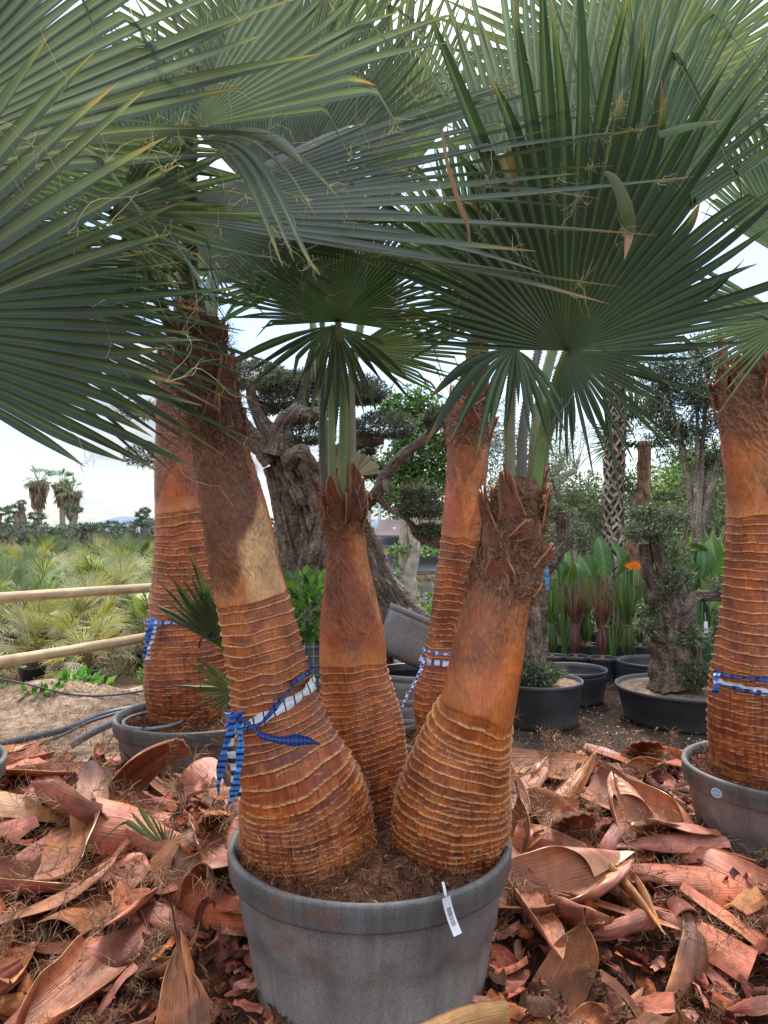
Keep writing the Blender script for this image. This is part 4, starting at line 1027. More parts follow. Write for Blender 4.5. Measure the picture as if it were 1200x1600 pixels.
# neighbour palm beyond the left edge: its leaves reach into the picture
PN = [(-150, 520, 3.2)]
fan(PALM_N, (-230, 290, 1.75), [(150, -260, 1.7), (330, -140, 1.68), (420, -40, 1.65, .62), (432, 28, 1.62, .62), (440, 72, 1.62, .62), (400, 105, 1.62, .6), (385, 150, 1.64, .55), (345, 185, 1.68, .5), (380, 230, 1.7, .5)], 19, color=BLG * 1.1, seed=31, threads=90, pet=PN + [(-260, 380, 2.4)], petw=.02, pleat=.5, jit=.8, wscale=1.2)
fan(PALM_N, (-160, 210, 2.0), [(330, 150, 1.95), (385, 205, 1.95), (400, 250, 1.95), (400, 300, 1.95), (350, 340, 1.95), (310, 395, 1.95), (270, 440, 1.95)], 16, color=GRN, seed=32, threads=70, pet=PN + [(-200, 330, 2.6)], petw=.02, pleat=.5)
fan(PALM_N, (-255, 565, 1.35), [(20, -20, 1.25, .5), (108, 48, 1.25, .5), (212, 98, 1.27, .5), (256, 172, 1.28, .5), (266, 222, 1.3, .5), (318, 235, 1.3, .5), (262, 300, 1.35, .5), (280, 350, 1.35, .5)], 9, color=BLG * 1.0, seed=33, threads=60, pet=PN + [(-280, 600, 2.2)], petw=.018, pleat=.6, jit=.5, lvar=.04, wscale=1.15)
fan(PALM_N, (-160, 420, 2.1), [(250, 330, 2.0), (330, 380, 2.0, .55), (395, 430, 2.0, .6), (395, 482, 2.0, .62), (365, 542, 2.0, .62), (335, 600, 2.0, .6), (330, 640, 2.0, .58), (262, 718, 2.0, .5)], 24, color=DGR * 1.2, seed=34, threads=60, pet=PN, petw=.018, pleat=.5, jit=.7)
fan(PALM_N, (-260, 500, 1.7), [(180, 330, 1.65), (270, 400, 1.65), (290, 470, 1.65, .7), (268, 520, 1.65, .75), (256, 600, 1.65, .75), (255, 715, 1.65, .72), (192, 720, 1.65, .72), (160, 742, 1.65, .7)], 18, color=DGR * 1.1, seed=35, threads=50, pet=PN + [(-270, 520, 2.4)], petw=.018, pleat=.5, jit=.7, droop=.03, foldp=0)
fan(PALM_N, (-200, 350, 2.4), [(120, 200, 2.3), (230, 300, 2.3), (280, 380, 2.3), (300, 440, 2.3), (280, 500, 2.3), (250, 560, 2.3), (150, 600, 2.3)], 30, color=DGR * 1.2, seed=36, threads=30, pet=PN, petw=.018, pleat=.5)
# canopy overhead and behind the viewer: leaves of the neighbour and right palms above the frame
fan(PALM_N, (-350, 100, 2.2), [(-100, -500, 2.0), (150, -500, 2.0), (300, -300, 2.0), (330, -160, 2.0)], 20, color=GRN, seed=37, threads=0, pet=PN, petw=.018)

# the black tie round the middle palm's stalks
g = Geo()
for k, z in enumerate((548, 552, 556)):
    c = at(527, z, 2.705); a = np.linspace(0, 2 * math.pi, 24)
    tube(g, np.stack([c[0] + 0.052 * np.cos(a), c[1] + 0.045 * np.sin(a), c[2] + 0.006 * np.cos(a * 2 + k) + 0 * a], 1), 0.0035, (0.02, 0.022, 0.02), nr=6, n=48)
tube(g, [at(548, 552, 2.66), at(556, 549, 2.65), at(566, 553, 2.66)], 0.003, (0.02, 0.02, 0.02), nr=6, n=8)
tag(g.build('tie', M_BLACKPOT), 'black cord tying the leaf stalks of the middle palm together', 'cord')

# small fan palm tucked behind the left trunk, its leaf bunched with a black tie
sp = at(400, 1215, 2.80)
SP = empty('small_palm', (sp[0], sp[1], 0.56), 'small green fan palm behind the left leaning trunk, one leaf bunched with a black tie', 'small palm')
fan(SP, (352, 1018, 2.72), [(222, 935, 2.62, .45), (232, 915, 2.6, .45), (262, 888, 2.6, .45), (300, 870, 2.6, .5), (330, 900, 2.6, .5), (352, 880, 2.7, .5)], 20, color=GRN * .95, seed=51, threads=20, pleat=.9, lvar=.12, tl=.06, pet=[(400, 1240, 2.80), (385, 1100, 2.80)], petw=.012, brown=.3)
fan(SP, (352, 1015, 2.69), [(240, 950, 2.62, .45), (262, 910, 2.6, .45), (292, 885, 2.6, .45), (325, 880, 2.6, .5)], 10, color=GRN * .8, seed=52, threads=6, pleat=.9, lvar=.15, tl=.06)
fan(SP, (372, 1080, 2.70), [(318, 1018, 2.62, .3), (295, 1028, 2.6, .3), (285, 1060, 2.6, .3), (300, 1090, 2.6, .3), (345, 1120, 2.62, .3)], 9, color=YGR * .9, seed=53, threads=4, pleat=.7, tl=.06, pet=[(400, 1230, 2.80), (390, 1150, 2.78)], petw=.010, bright=.9)
g = Geo(); c = at(340, 990, 2.64); a = np.linspace(0, 2 * math.pi, 20)
ax_ = unit(at(352, 1018, 2.7) - at(300, 900, 2.62)); e1 = unit(np.cross(ax_, (0, 1, 0))); e2 = np.cross(ax_, e1)
tube(g, c + 0.034 * np.cos(a)[:, None] * e1 + 0.05 * np.sin(a)[:, None] * e2, 0.004, (0.015, 0.015, 0.018), nr=6, n=40)
tube(g, [at(318, 992, 2.6), at(313, 1000, 2.59), at(311, 1012, 2.6)], 0.003, (0.02, 0.02, 0.02), nr=5, n=8)
tag(g.build('tie', M_BLACKPOT), 'black cord bunching the leaf of the small palm behind the left trunk', 'cord')

# ------------------------------------------------------------------ heap of cut leaf bases
pots_xy = [(MAINC[0], MAINC[1], .47), (-1.06, 4.3, .48), (0.36, 4.25, .33), (1.80, 3.3, .47), (NC[0], NC[1], .47)]
def heap_far(x): return 4.85 + 0.25 * np.sin(x * 1.7) + 0.25 * np.sin(x * 4.1 + 1)
def heap_h(x, y):
    h = 0.05 + 0.24 * sm(1.7, 3.6, y) + 0.20 * (fbm(np.stack([x * 1.3, y * 1.3, 0 * x], -1), 91) - 0.3) + 0.05 * (fbm(np.stack([x * 6, y * 6, 0 * x], -1), 92) - .5)
    h = h * (1 - .55 * sm(.3, 1.0, x) * sm(2.8, 4.2, y)) * (1 - .35 * sm(-1.2, -1.7, x) * sm(3.8, 4.5, y))
    h = h * sm(0, 0.6, heap_far(x) - y) * sm(-0.6, 0.3, y - 0.9)
    return h - 0.03 * sm(0.3, 0, heap_far(x) - y)
g = Geo()
xs = np.arange(-3.6, 3.8, 0.025); ys = np.arange(0.9, 5.7, 0.025)
X, Y = np.meshgrid(xs, ys)
Z = heap_h(X, Y)
C = mixc((0.035, 0.012, 0.007), (0.15, 0.055, 0.03), fbm(np.stack([X * 14, Y * 14, X * 0], -1), 93) ** 1.4)
g.grid(np.stack([X, Y, Z - 0.01], -1), C)
n = 52000
xx = rng.uniform(-3.2, 3.2, n); yy = 1.25 + 4.1 * rng.random(n) ** 1.3
ok = (np.abs(xx) < 0.56 * yy + 0.25) & (yy < heap_far(xx) - 0.02)
xx, yy = xx[ok], yy[ok]
P = np.stack([xx, yy, heap_h(xx, yy) + rng.uniform(-0.005, 0.03, len(xx))], 1)
cc = mixc((0.06, 0.02, 0.012), (0.34, 0.14, 0.07), rng.random(len(xx)) ** 2)
leaves(g, P, 0.05, cc, aspect=6, up=0.1, seed=77)
# torn scraps of sheath among the whole pieces
ns = 5200
sx0 = rng.uniform(-3.0, 3.0, ns * 2); sy0 = 1.3 + 3.7 * rng.random(ns * 2) ** 1.15
ok = (np.abs(sx0) < 0.55 * sy0 + 0.2) & (sy0 < heap_far(sx0) - .03); sx0, sy0 = sx0[ok][:ns], sy0[ok][:ns]; ns = len(sx0)
S0 = np.stack([sx0, sy0, heap_h(sx0, sy0) + rng.uniform(0, .06, ns)], 1)
ax1 = unit(rng.normal(size=(ns, 3)) * np.array([1, 1, .35])); sd1 = unit(np.cross(ax1, rng.normal(size=(ns, 3)) * .5 + np.array([0, 0, 1]))); nr1 = np.cross(sd1, ax1)
Ls = rng.uniform(.04, .14, ns) * (.42 + .2 * sy0); Ws = Ls * rng.uniform(.15, .38, ns); cu = rng.uniform(-.9, .9, ns)
uu = np.linspace(0, 1, 5)[None, :, None, None]; vv_ = np.linspace(-1, 1, 4)[None, None, :, None]
prof = (0.55 + .9 * uu * (1 - uu) * 2) * (1 - .5 * rng.random((ns, 1, 1, 1)) * uu)
Lr4, Wr4, cu4 = Ls[:, None, None, None], Ws[:, None, None, None], cu[:, None, None, None]
Pq = S0[:, None, None] + ax1[:, None, None] * Lr4 * uu + sd1[:, None, None] * Wr4 * vv_ * prof + nr1[:, None, None] * (Wr4 * cu4 * (1 - vv_ ** 2) + Lr4 * .25 * cu4 * uu ** 2) + rng.normal(size=(ns, 5, 4, 1)) * .002
pal_ = np.array([(0.46, .13, .075), (0.32, .075, .035), (0.36, .11, .035), (0.20, .06, .035), (0.52, .21, .14), (0.12, .04, .02), (0.09, .035, .02)])
cq = pal_[rng.integers(0, 7, ns)] * rng.uniform(.6, 1.2, (ns, 1))
base_i = (np.arange(ns) * 20)[:, None, None] + (np.arange(4) * 4)[None, :, None] + np.arange(3)[None, None]
g.add(Pq.reshape(-1, 3), np.stack([base_i, base_i + 1, base_i + 5, base_i + 4], -1).reshape(-1, 4), np.repeat(cq, 20, 0) * rng.uniform(.6, 1.25, (ns * 20, 1)))
m = min(len(P), 12000)
hairs(g, P[:m] + np.array([0, 0, .01]), rng.normal(size=(m, 3)) * np.array([1, 1, .35]) + np.array([0, 0, .15]), 0.10, mixc((0.09, 0.035, 0.02), (0.32, 0.17, 0.09), rng.random(m) ** 2), curl=1.0, w=0.0018, seed=78)
tag(g.build('fibre_litter', M_CHIP), 'reddish brown shredded palm fibre covering the ground under the cut leaf bases', 'palm litter', kind='stuff')

husk_desc = []
def husk_proto(k):
    """returns (mesh of sheath, mesh of fringe)"""
    r = np.random.default_rng(500 + k)
    pal = [((0.52, 0.15, 0.10), (0.52, 0.17, 0.07)), ((0.30, 0.06, 0.03), (0.42, 0.11, 0.04)), ((0.48, 0.16, 0.045), (0.55, 0.24, 0.08)), ((0.22, 0.065, 0.045), (0.38, 0.11, 0.06)), ((0.58, 0.23, 0.165), (0.50, 0.16, 0.09)), ((0.16, 0.05, 0.025), (0.36, 0.14, 0.055))][k % 6]
    L = r.uniform(0.28, 0.52); W = r.uniform(0.08, 0.155); curl = r.uniform(0.7, 2.1); bend = r.uniform(-0.6, 1.3)
    g = Geo()
    P = sheet(g, np.zeros(3), np.array([1., 0, 0]), np.array([0, 1., 0]), L, W, curl=curl, bend=bend, tip=r.uniform(1.2, 6), base=r.uniform(0.5, 1.35), C0=pal[0], C1=pal[1], nu=22, nv=13, seed=600 + k, thick=0.008,
              ripple=r.choice([0, 0.003, 0.005]), rag=0.55, Cin=(0.26, 0.085, 0.028), skew=r.uniform(-0.2, 0.2))
    off = P[11, 6].copy(); off[2] -= 0.0
    for v in g.V: v -= off
    g2 = Geo()
    nf = 240; sel = r.integers(0, 22, nf); side = r.random(nf) < 0.5
    q = np.where(side[:, None], P[sel, 0], P[sel, -1]) - off
    dd = np.where(side[:, None], P[sel, 0] - P[sel, 3], P[sel, -1] - P[sel, -4]) * 8 + r.normal(size=(nf, 3)) * 0.6 + np.array([-.5, 0, -.1])
    hairs(g2, q, dd, 0.08, mixc((0.14, 0.06, 0.03), (0.48, 0.30, 0.17), r.random(nf) ** 1.6), curl=0.8, w=0.0022, seed=k)
    husk_desc.append(('narrow' if W < .105 else 'broad' if W > .13 else '', 'tightly curled' if curl > 1.6 else 'flattish' if curl < 1.1 else 'curved'))
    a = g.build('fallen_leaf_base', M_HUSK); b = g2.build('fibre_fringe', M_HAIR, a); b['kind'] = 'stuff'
    return a, b, pal
from mathutils import Matrix, Euler
protos = [husk_proto(k) for k in range(18)]
tones = ['pinkish', 'rusty', 'orange', 'purplish', 'salmon', 'brown']
def zone(x, y):
    d = 'nearest the viewer' if y < 2.1 else 'in front' if y < 2.7 else 'halfway back' if y < 3.5 else 'further back' if y < 4.3 else 'at the far edge'
    px = 600 + x / y * F
    s = 'at the left edge' if px < 130 else 'left of the big pot' if px < 420 else 'behind the big pot' if px < 780 else 'right of the big pot' if px < 960 else 'near the right edge'
    return d, s
count = 0
spots = []
def put_husk(k, x, y, z, yaw, tilt, roll, sc, label=None):
    global count
    a, b, pal = protos[k]
    if not a.get('used'):
        o, f = a, b; a['used'] = 1
    else:
        o = a.copy(); col.objects.link(o); f = b.copy(); col.objects.link(f); f.parent = o
    o.location = (x, y, z); o.rotation_euler = (roll, tilt, yaw); o.scale = (sc, sc, sc)
    lie = 'hollow up' if math.cos(roll) < 0 else 'arched up'
    size = 'large' if sc > 1.15 else 'small' if sc < .85 else 'middling'
    d, s = zone(x, y)
    for words in ((size, tones[k % 6], *husk_desc[k], 'leaf base', lie, d, s), (size, tones[k % 6], husk_desc[k][1], 'leaf base', lie, d, s), (tones[k % 6], husk_desc[k][1], 'leaf base', lie, d, s)):
        lab = ' '.join(' '.join(words).replace('middling', '').split())
        if len(lab.split()) <= 16: break
    tag(o, lab, 'palm leaf base', 'cut palm leaf bases heaped on the ground')
    count += 1
cand = []
tries = 0
while len(cand) < 285 and tries < 20000:
    tries += 1
    y = 1.45 + 3.75 * random.random() ** 1.15; x = random.uniform(-2.9, 2.9)
    if abs(x) > 0.53 * y + 0.12 or y > heap_far(x) - 0.05: continue
    if any((x - a) ** 2 + (y - b) ** 2 < (c * .86 + 0.16) ** 2 for a, b, c in pots_xy): continue
    if any((x - a) ** 2 + (y - b) ** 2 < (0.085 + .022 * y) ** 2 for a, b in cand): continue
    # hidden behind the big planter
    if abs(x / y - MAINC[0] / 2.5) < 0.13 and 2.5 < y < 3.4: continue
    cand.append((x, y))
cand.sort(key=lambda p: -p[1])
for i, (x, y) in enumerate(cand):
    k = (i * 7 + random.randrange(3)) % 18
    up = random.random() < 0.68
    roll = random.gauss(0, 0.5) + (0 if up else math.pi)
    sc = random.uniform(0.7, 1.25) * (1.12 if y > 2.6 else .74)
    h = float(heap_h(np.array(x), np.array(y)))
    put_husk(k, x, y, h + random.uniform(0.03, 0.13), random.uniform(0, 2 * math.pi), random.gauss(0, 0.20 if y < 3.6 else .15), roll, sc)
for a, b, pal in protos:
    if 'used' in a: del a['used']
# ------------------------------------------------------------------ wooden rail fence
FEN = empty('rail_fence', (-3.6, 6.6, 0), 'fence of two round pale wooden rails in front of the field of small fan palms', 'fence')
WD = (0.50, 0.36, 0.22)
def rail(p0, p1, r, seed):
    g = Geo(); P = np.stack([p0 + (p1 - p0) * t for t in np.linspace(0, 1, 14)]); P[:, 2] += 0.01 * np.sin(np.linspace(0, 5, 14) + seed)
    tube(g, P, r, WD, nr=18, n=90, rough=0.05, rs=3, seed=seed)
    place(g.build('rail', M_WOOD), FEN)
rail(at(-260, 955, 5.9), at(420, 903, 9.2), 0.050, 1)
rail(at(-260, 1078, 5.9), at(420, 962, 9.2), 0.052, 2)
rail(at(420, 903, 9.2), at(700, 893, 15.0), 0.05, 3)
for px, Y in ((-250, 5.8), (425, 9.25)):
    g = Geo(); b = at(px, 900, Y); b[1] += 0.11
    tube(g, [(b[0], b[1], -0.1), (b[0], b[1], 1.22)], 0.06, WD, nr=16, n=20, rough=.05, seed=int(Y)); place(g.build('post', M_WOOD), FEN)

# ------------------------------------------------------------------ sandy mound, pipes, sacking, weeds at left
g = Geo()
X, Y = np.meshgrid(np.arange(-6.5, -1.3, 0.03), np.arange(4.7, 8.4, 0.03))
q = np.stack([X, Y, X * 0], -1)
Z = 0.30 * np.exp(-((X + 3.0) / 0.85) ** 2 - ((Y - 6.75) / 0.5) ** 2) + 0.06 * np.exp(-((X + 2.2) / 0.4) ** 2 - ((Y - 6.5) / 0.4) ** 2) + 0.05 * (fbm(q * 3, 7) - .5) + 0.03 * (fbm(q * 14, 8) - .5) + 0.01
Z -= 0.08 * (1 - sm(-6.5, -6.0, X) * sm(-1.3, -1.6, X) * sm(4.7, 5.0, Y) * sm(8.4, 8.0, Y))
g.grid(np.stack([X, Y, Z], -1), mixc((0.22, 0.14, 0.09), (0.42, 0.30, 0.21), fbm(q * 9, 9)))
n = 5000; xx = rng.uniform(-4.2, -1.5, n); yy = rng.uniform(5.1, 7.6, n)
i = ((yy - 4.7) / 0.03).astype(int); j = ((xx + 6.5) / 0.03).astype(int)
leaves(g, np.stack([xx, yy, Z[i, j] + .004], 1), 0.035, mixc((0.15, .09, .06), (0.55, .42, .3), rng.random(n)), aspect=5, up=0, seed=3)
tag(g.build('sandy_mound', M_SOIL), kind='structure')
hose('irrigation_pipe', [at(-60, 1177, 5.35), at(0, 1163, 5.40), at(60, 1150, 5.50), at(110, 1137, 5.60), at(165, 1116, 5.75), at(215, 1106, 5.95), at(300, 1100, 6.15)], 0.026, 'thick black pipe running diagonally across the sandy mound at left', 'pipe', (0.07, 0.075, 0.085))
hose('irrigation_pipe', [at(-60, 1185, 5.20), at(0, 1174, 5.25), at(50, 1165, 5.35), at(95, 1150, 5.45), at(140, 1128, 5.55), at(190, 1112, 5.75)], 0.013, 'thin black pipe lying just below the thick pipe at left', 'pipe', (0.06, 0.062, 0.068))
hose('irrigation_pipe', [at(110, 1165, 5.05), at(135, 1150, 5.10), at(160, 1137, 5.15), at(195, 1124, 5.25), at(260, 1118, 5.45)], 0.028, 'short grey pipe end pointing at the planter with the hose ring', 'pipe', (0.13, 0.135, 0.14))
hose('irrigation_pipe', [at(165, 1170, 5.00), at(172, 1155, 5.05), at(188, 1140, 5.10), at(210, 1134, 5.15)], 0.010, 'thin curved grey tube beside the planter with the hose ring', 'pipe', (0.25, 0.25, 0.25))
hose('drip_line', [at(-60, 1052, 6.4), at(0, 1061, 6.45), at(50, 1071, 6.5), at(90, 1081, 6.5), at(130, 1087, 6.5), at(180, 1086, 6.5), at(235, 1078, 6.5), at(300, 1070, 6.6)], 0.008, 'black drip line sagging above the sandy mound at left', 'hose', (0.04, 0.04, 0.045))
g = Geo()
A = np.array([[at(118, 1083, 6.9), at(175, 1083, 7.1), at(245, 1068, 7.3)], [at(130, 1095, 6.75), at(190, 1098, 6.8), at(255, 1085, 6.9)], [at(165, 1114, 6.55), at(205, 1110, 6.5), at(260, 1100, 6.5)]])
u = np.linspace(0, 1, 24)
A1 = np.stack([resample(A[k], 24) for k in range(3)]); A2 = np.stack([resample(A1[:, k], 24) for k in range(24)])
A2[..., 2] += 0.05 * (fbm(A2 * 3, 5) - .5) + .02
g.grid(A2, (0.50, 0.38, 0.24)); g.grid(A2 - np.array([0, 0, .012]), (0.4, 0.3, 0.2))
g.grid(np.stack([A2[0], A2[0] - np.array([0, 0, .012])]), (0.4, 0.3, 0.2)); g.grid(np.stack([A2[-1], A2[-1] - np.array([0, 0, .012])]), (0.12, .1, .08))
tag(g.build('sacking', M_BOARD), 'pale brown sheet of sacking lying between the weeds and the planter at left', 'sheet')
def weed(c, s, n, label, C=(0.10, 0.24, 0.05), size=0.10, seed=0, aspect=2.2, cat='weed', name='weed_clump', stems=0, group=None, up=.5):
    root = empty(name, (c[0], c[1], c[2]), label, cat, group)
    g = Geo(); P, d = blob_points(n, (0, 0, s[2] * .6), s, seed, lump=.4)
    leaves(g, P, size, mixc(np.array(C) * .6, np.array(C) * 1.5, rng.random(n)), aspect=aspect, dirs=d * 1.2, up=up, seed=seed)
    g.build('foliage', M_LEAF, root)
    g = Geo()
    r = np.random.default_rng(seed)
    for k in range(max(5, stems)):
        a = r.random() * 6.28
        tube(g, [(0.02 * math.cos(a), 0.02 * math.sin(a), -s[2] * .15), (s[0] * .3 * math.cos(a), s[1] * .3 * math.sin(a), s[2] * .5), (s[0] * .6 * math.cos(a), s[1] * .6 * math.sin(a), s[2] * 1.1)], 0.006, (0.16, 0.2, 0.08), nr=5, n=6)
    g.build('stems', M_LEAF, root)
    return root
for k, (px, py, Y, s, n) in enumerate(((118, 1082, 6.9, (.19, .12, .08), 150), (75, 1095, 6.6, (.25, .1, .05), 120), (150, 1078, 7.0, (.13, .1, .05), 60), (20, 1100, 6.9, (.25, .12, .1), 260), (232, 1062, 7.4, (.10, .1, .07), 110))):
    weed(at(px, py, Y), s, n, ['leafy green weed standing on the mound next to the sacking', 'low green weed creeping on the near slope of the mound', 'small weed by the sacking edge under the drip line', 'fine feathery weed at the left edge behind the mound', 'small bright weed beside the trunk behind the rails'][k],
         C=(0.13, 0.30, 0.06), size=.12 if k < 3 else .05, seed=k + 5, aspect=2.2 if k < 3 else 3)

# ------------------------------------------------------------------ field of small fan palms beyond the fence
def mini_fan(g, hub, D, Rr, n, C, r, span=2.2, up=(0, 0, 1)):
    D = unit(D); lat = unit(np.cross(D, up) + r.normal(size=3) * .25); N = np.cross(lat, D)
    a = np.linspace(-span / 2, span / 2, n) + r.normal(0, 0.03, n)
    d = np.cos(a)[:, None] * D + np.sin(a)[:, None] * lat
    L = Rr * (1 - 0.25 * (a / span * 2) ** 2) * r.uniform(.85, 1.1, n)
    m = hub + d * (L * .5)[:, None] + N * 0.02
    tip = hub + d * L[:, None] + np.array([0, 0, -1]) * (L * 0.10 * r.random(n))[:, None] + N * (r.normal(0, .03, n) * L)[:, None]
    w = (L * 0.5 * span / n * 0.42)[:, None] * np.cross(N, d)
    V = np.stack([np.tile(hub, (n, 1)), m - w, tip, m + w], 1)
    g.add(V.reshape(-1, 3), np.arange(4 * n).reshape(-1, 4), np.repeat(C * (1 + .15 * r.normal(size=(n, 1))), 4, 0))
def field_palm(k):
    r = np.random.default_rng(900 + k)
    base = [np.array((0.22, 0.26, 0.09)), np.array((0.42, 0.39, 0.09)), np.array((0.19, 0.24, 0.12)), np.array((0.33, 0.32, 0.16))][k % 4]
    root = empty('small_fan_palm')
    g = Geo(); gs = Geo()
    for i in range(30 if k % 4 != 1 else 24):
        a = r.random() * 6.28; el = r.uniform(-0.25, 1.35)
        d = np.array([math.cos(a) * math.cos(el), math.sin(a) * math.cos(el), math.sin(el)])
        Lp = r.uniform(.25, .62); z0 = r.uniform(.28, .5)
        h = np.array([0, 0, z0]) + d * Lp
        c = base * r.uniform(.7, 1.3)
        if el < .1 and r.random() < .55: c = np.array((0.36, 0.28, 0.19)) * r.uniform(.5, 1.1)
        dd = d * np.array([1, 1, .6]) - np.array([0, 0, .25 if el < .4 else 0])
        mini_fan(g, h, dd, r.uniform(.32, .5), 21, np.clip(c, 0, 1), r)
        tube(gs, [(0, 0, z0 - .1), h * .5 + np.array([0, 0, z0 * .5]), h], 0.006, base * 1.1, nr=4, n=5)
    g.build('crown', M_LEAF, root)
    gs.build('leaf_stalks', M_LEAF, root)
    gt = Geo(); tube(gt, [(0, 0, .2), (0.02, 0, .5)], [.075, .06], (0.18, .12, .08), nr=12, n=10, rough=.4, rs=30); P, d = blob_points(160, (0, 0, .36), (.09, .09, .16), k, shell=.2)
    leaves(gt, P, .07, (0.30, .22, .15), aspect=3, dirs=d, up=1, seed=k); gt.build('trunk', M_CHIP, root)
    gp = Geo(); lathe(gp, [(0, 0, INC), (.135, 0, INC), (.165, .24, INC), (.175, .245, (.06, .06, .06)), (.175, .265, (.08, .08, .08)), (.155, .265, (.06, .06, .06)), (.15, .22, (.06, .04, .03)), (0, .23, (.09, .06, .04))], (0, 0, 0), None, n=28)
    gp.build('pot', M_BLACKPOT, root)
    return root
fprotos = [field_palm(k) for k in range(4)]
usedp = [False] * 4
def put_copy(protos_, used, k, loc, rz, sc, label, cat, group):
    if not used[k]: o = protos_[k]; used[k] = True
    else: o = copy_tree(protos_[k])
    o.location = loc; o.rotation_euler = (0, 0, rz); o.scale = (sc, sc, sc)
    return tag(o, label, cat, group)
rr = random.Random(5)
fl = ['yellow green', 'grey green', 'dull green', 'dark green']
pts = []
for row, Y in enumerate((7.9, 8.9, 10.0, 11.3, 12.9, 14.8, 17.2, 20.0, 23.5, 28.0)):
    x = -0.60 * Y - .2
    while x < -0.02 * Y:
        px = 600 + x / Y * F
        if not (row < 2 and px > 410):
            pts.append((x + rr.uniform(-.2, .2), Y + rr.uniform(-.3, .3), row, px))
        x += rr.uniform(.7, 1.05) * (1 + row * .04)
for i, (x, Y, row, px) in enumerate(pts):
    k = rr.choice((0, 1, 2, 3))
    put_copy(fprotos, usedp, k, (x, Y, 0), rr.random() * 6.28, (0.95 + 0.035 * row) * rr.uniform(.85, 1.15),
             '%s potted fan palm, %s row beyond the fence, %s' % (('pale green', 'yellow green', 'blue green', 'grey green')[k], ('first', 'second', 'third', 'fourth', 'fifth', 'sixth', 'seventh', 'eighth', 'ninth', 'farthest')[row],
             ('at the left edge' if px < 60 else 'left of the ringed trunk' if px < 240 else 'seen between palm trunks')), 'potted palm', 'small fan palms potted in rows beyond the fence')

# right-hand pale far strip behind the field: grass and scrub as one mass
g = Geo()
n = 26000; yy = 8 + 40 * rng.random(n) ** 1.2; xx = rng.uniform(-.62, .2, n) * yy
leaves(g, np.stack([xx, yy, rng.random(n) * .12], 1), .22, mixc((0.16, .19, .07), (0.42, .40, .20), rng.random(n)), aspect=12, up=1.5, seed=12)
tag(g.build('field_grass', M_LEAF), 'pale dry grass growing between the rows of potted palms', 'grass', kind='stuff')

# ------------------------------------------------------------------ distant trees at left
def pad(g, c, s, n, size=.06, C=(0.085, 0.105, 0.07), seed=0, fb=True, aspect=4.5, lump=.3, up=.2):
    P, d = blob_points(n, c, s, seed, shell=.45, lump=lump, flat_bottom=fb)
    r = np.random.default_rng(seed)
    leaves(g, P, size, mixc(np.array(C) * .7, np.array(C) * 1.6, r.random(n) ** 1.5), aspect=aspect, dirs=d * 1.1, up=up, seed=seed)
def cloud_tree(c, h, pads, label, seed=0, C=(0.07, .10, .055), n=420, name='cloud_pruned_olive', trunkr=.28, group='cloud pruned olives beyond the field', nst=4, leaf=.16):
    root = empty(name, tuple(c), label, 'olive tree', group)
    r = np.random.default_rng(seed)
    gt, gf = Geo(), Geo()
    for k, (dx, dz, s) in enumerate(pads):
        dy = r.uniform(-.4, .4)
        b = np.array([r.uniform(-.25, .25), 0, 0])
        mid = np.array([dx * .35 + r.normal() * .12, dy * .4, dz * .5])
        tube(gt, [b, mid, (dx, dy, dz - .1)], [trunkr, trunkr * .62, trunkr * .32], (0.30, .25, .21), nr=10, n=18, rough=.35, rs=2.5, seed=k + seed, ridges=3)
        pad(gf, (dx, dy, dz), (s, s * .9, s * .36), int(n * s / .6), leaf, C, seed * 10 + k)
    gt.build('trunk', M_BARK, root); gf.build('foliage', M_LEAF, root)
    return root
def pxpads(cx, Y, lst):  # pixel pads -> offsets
    b = at(cx, 860, Y); out = []
    for (px, py, w) in lst:
        p = at(px, py, Y); out.append((p[0] - b[0], p[2], w / 2 / F * Y))
    return (b[0], b[1], 0), out
for i, (cx, Y, lst, tr, lab) in enumerate((
    (42, 38, [(28, 797, 26), (22, 812, 24), (58, 807, 24), (38, 786, 8), (46, 850, 20)], .5, 'tall cloud pruned olive with two flat tops left of the fan palms beyond the field'),
    (105, 36, [(106, 793, 16), (124, 797, 14), (108, 833, 20), (75, 845, 22), (115, 810, 8)], .42, 'thick forked cloud pruned olive under the pair of tall fan palms'),
    (228, 34, [(219, 804, 16), (229, 798, 10), (226, 817, 30), (215, 853, 26), (205, 838, 20)], .3, 'cloud pruned olive with small tiers just left of the ringed trunk'),
    (190, 40, [(175, 820, 20), (190, 828, 18), (200, 842, 26), (178, 850, 20)], .45, 'low thick olive with tiered pads between the field and the hills'),
    (-5, 40, [(0, 800, 24), (-12, 790, 18), (8, 822, 16)], .3, 'dark olive at the left edge beyond the field'),
    (437, 36, [(430, 815, 14), (440, 803, 12), (428, 835, 16)], .25, 'small far olive seen between the left trunk and the old olive'))):
    c, pd = pxpads(cx, Y, lst)
    cloud_tree(c, 3, pd, lab, seed=i + 3, trunkr=tr * .8, C=(0.10, .14, .10), leaf=.17, n=900)
rc_ = random.Random(9)
for i in range(14):
    cx = -15 + i * 19 + rc_.uniform(-5, 5); Y = rc_.uniform(30, 41)
    lst = [(cx + rc_.uniform(-13, 13), rc_.uniform(818, 852), rc_.uniform(11, 24)) for _ in range(rc_.randint(3, 5))]
    c, pd = pxpads(cx, Y, lst)
    cloud_tree(c, 3, pd, '%s low cloud pruned olive of the skyline row, counted from the left edge' % ('first second third fourth fifth sixth seventh eighth ninth tenth eleventh twelfth thirteenth fourteenth'.split()[i]), seed=100 + i, trunkr=rc_.uniform(.15, .35), C=(0.10, .14, .10), leaf=.16, n=520)
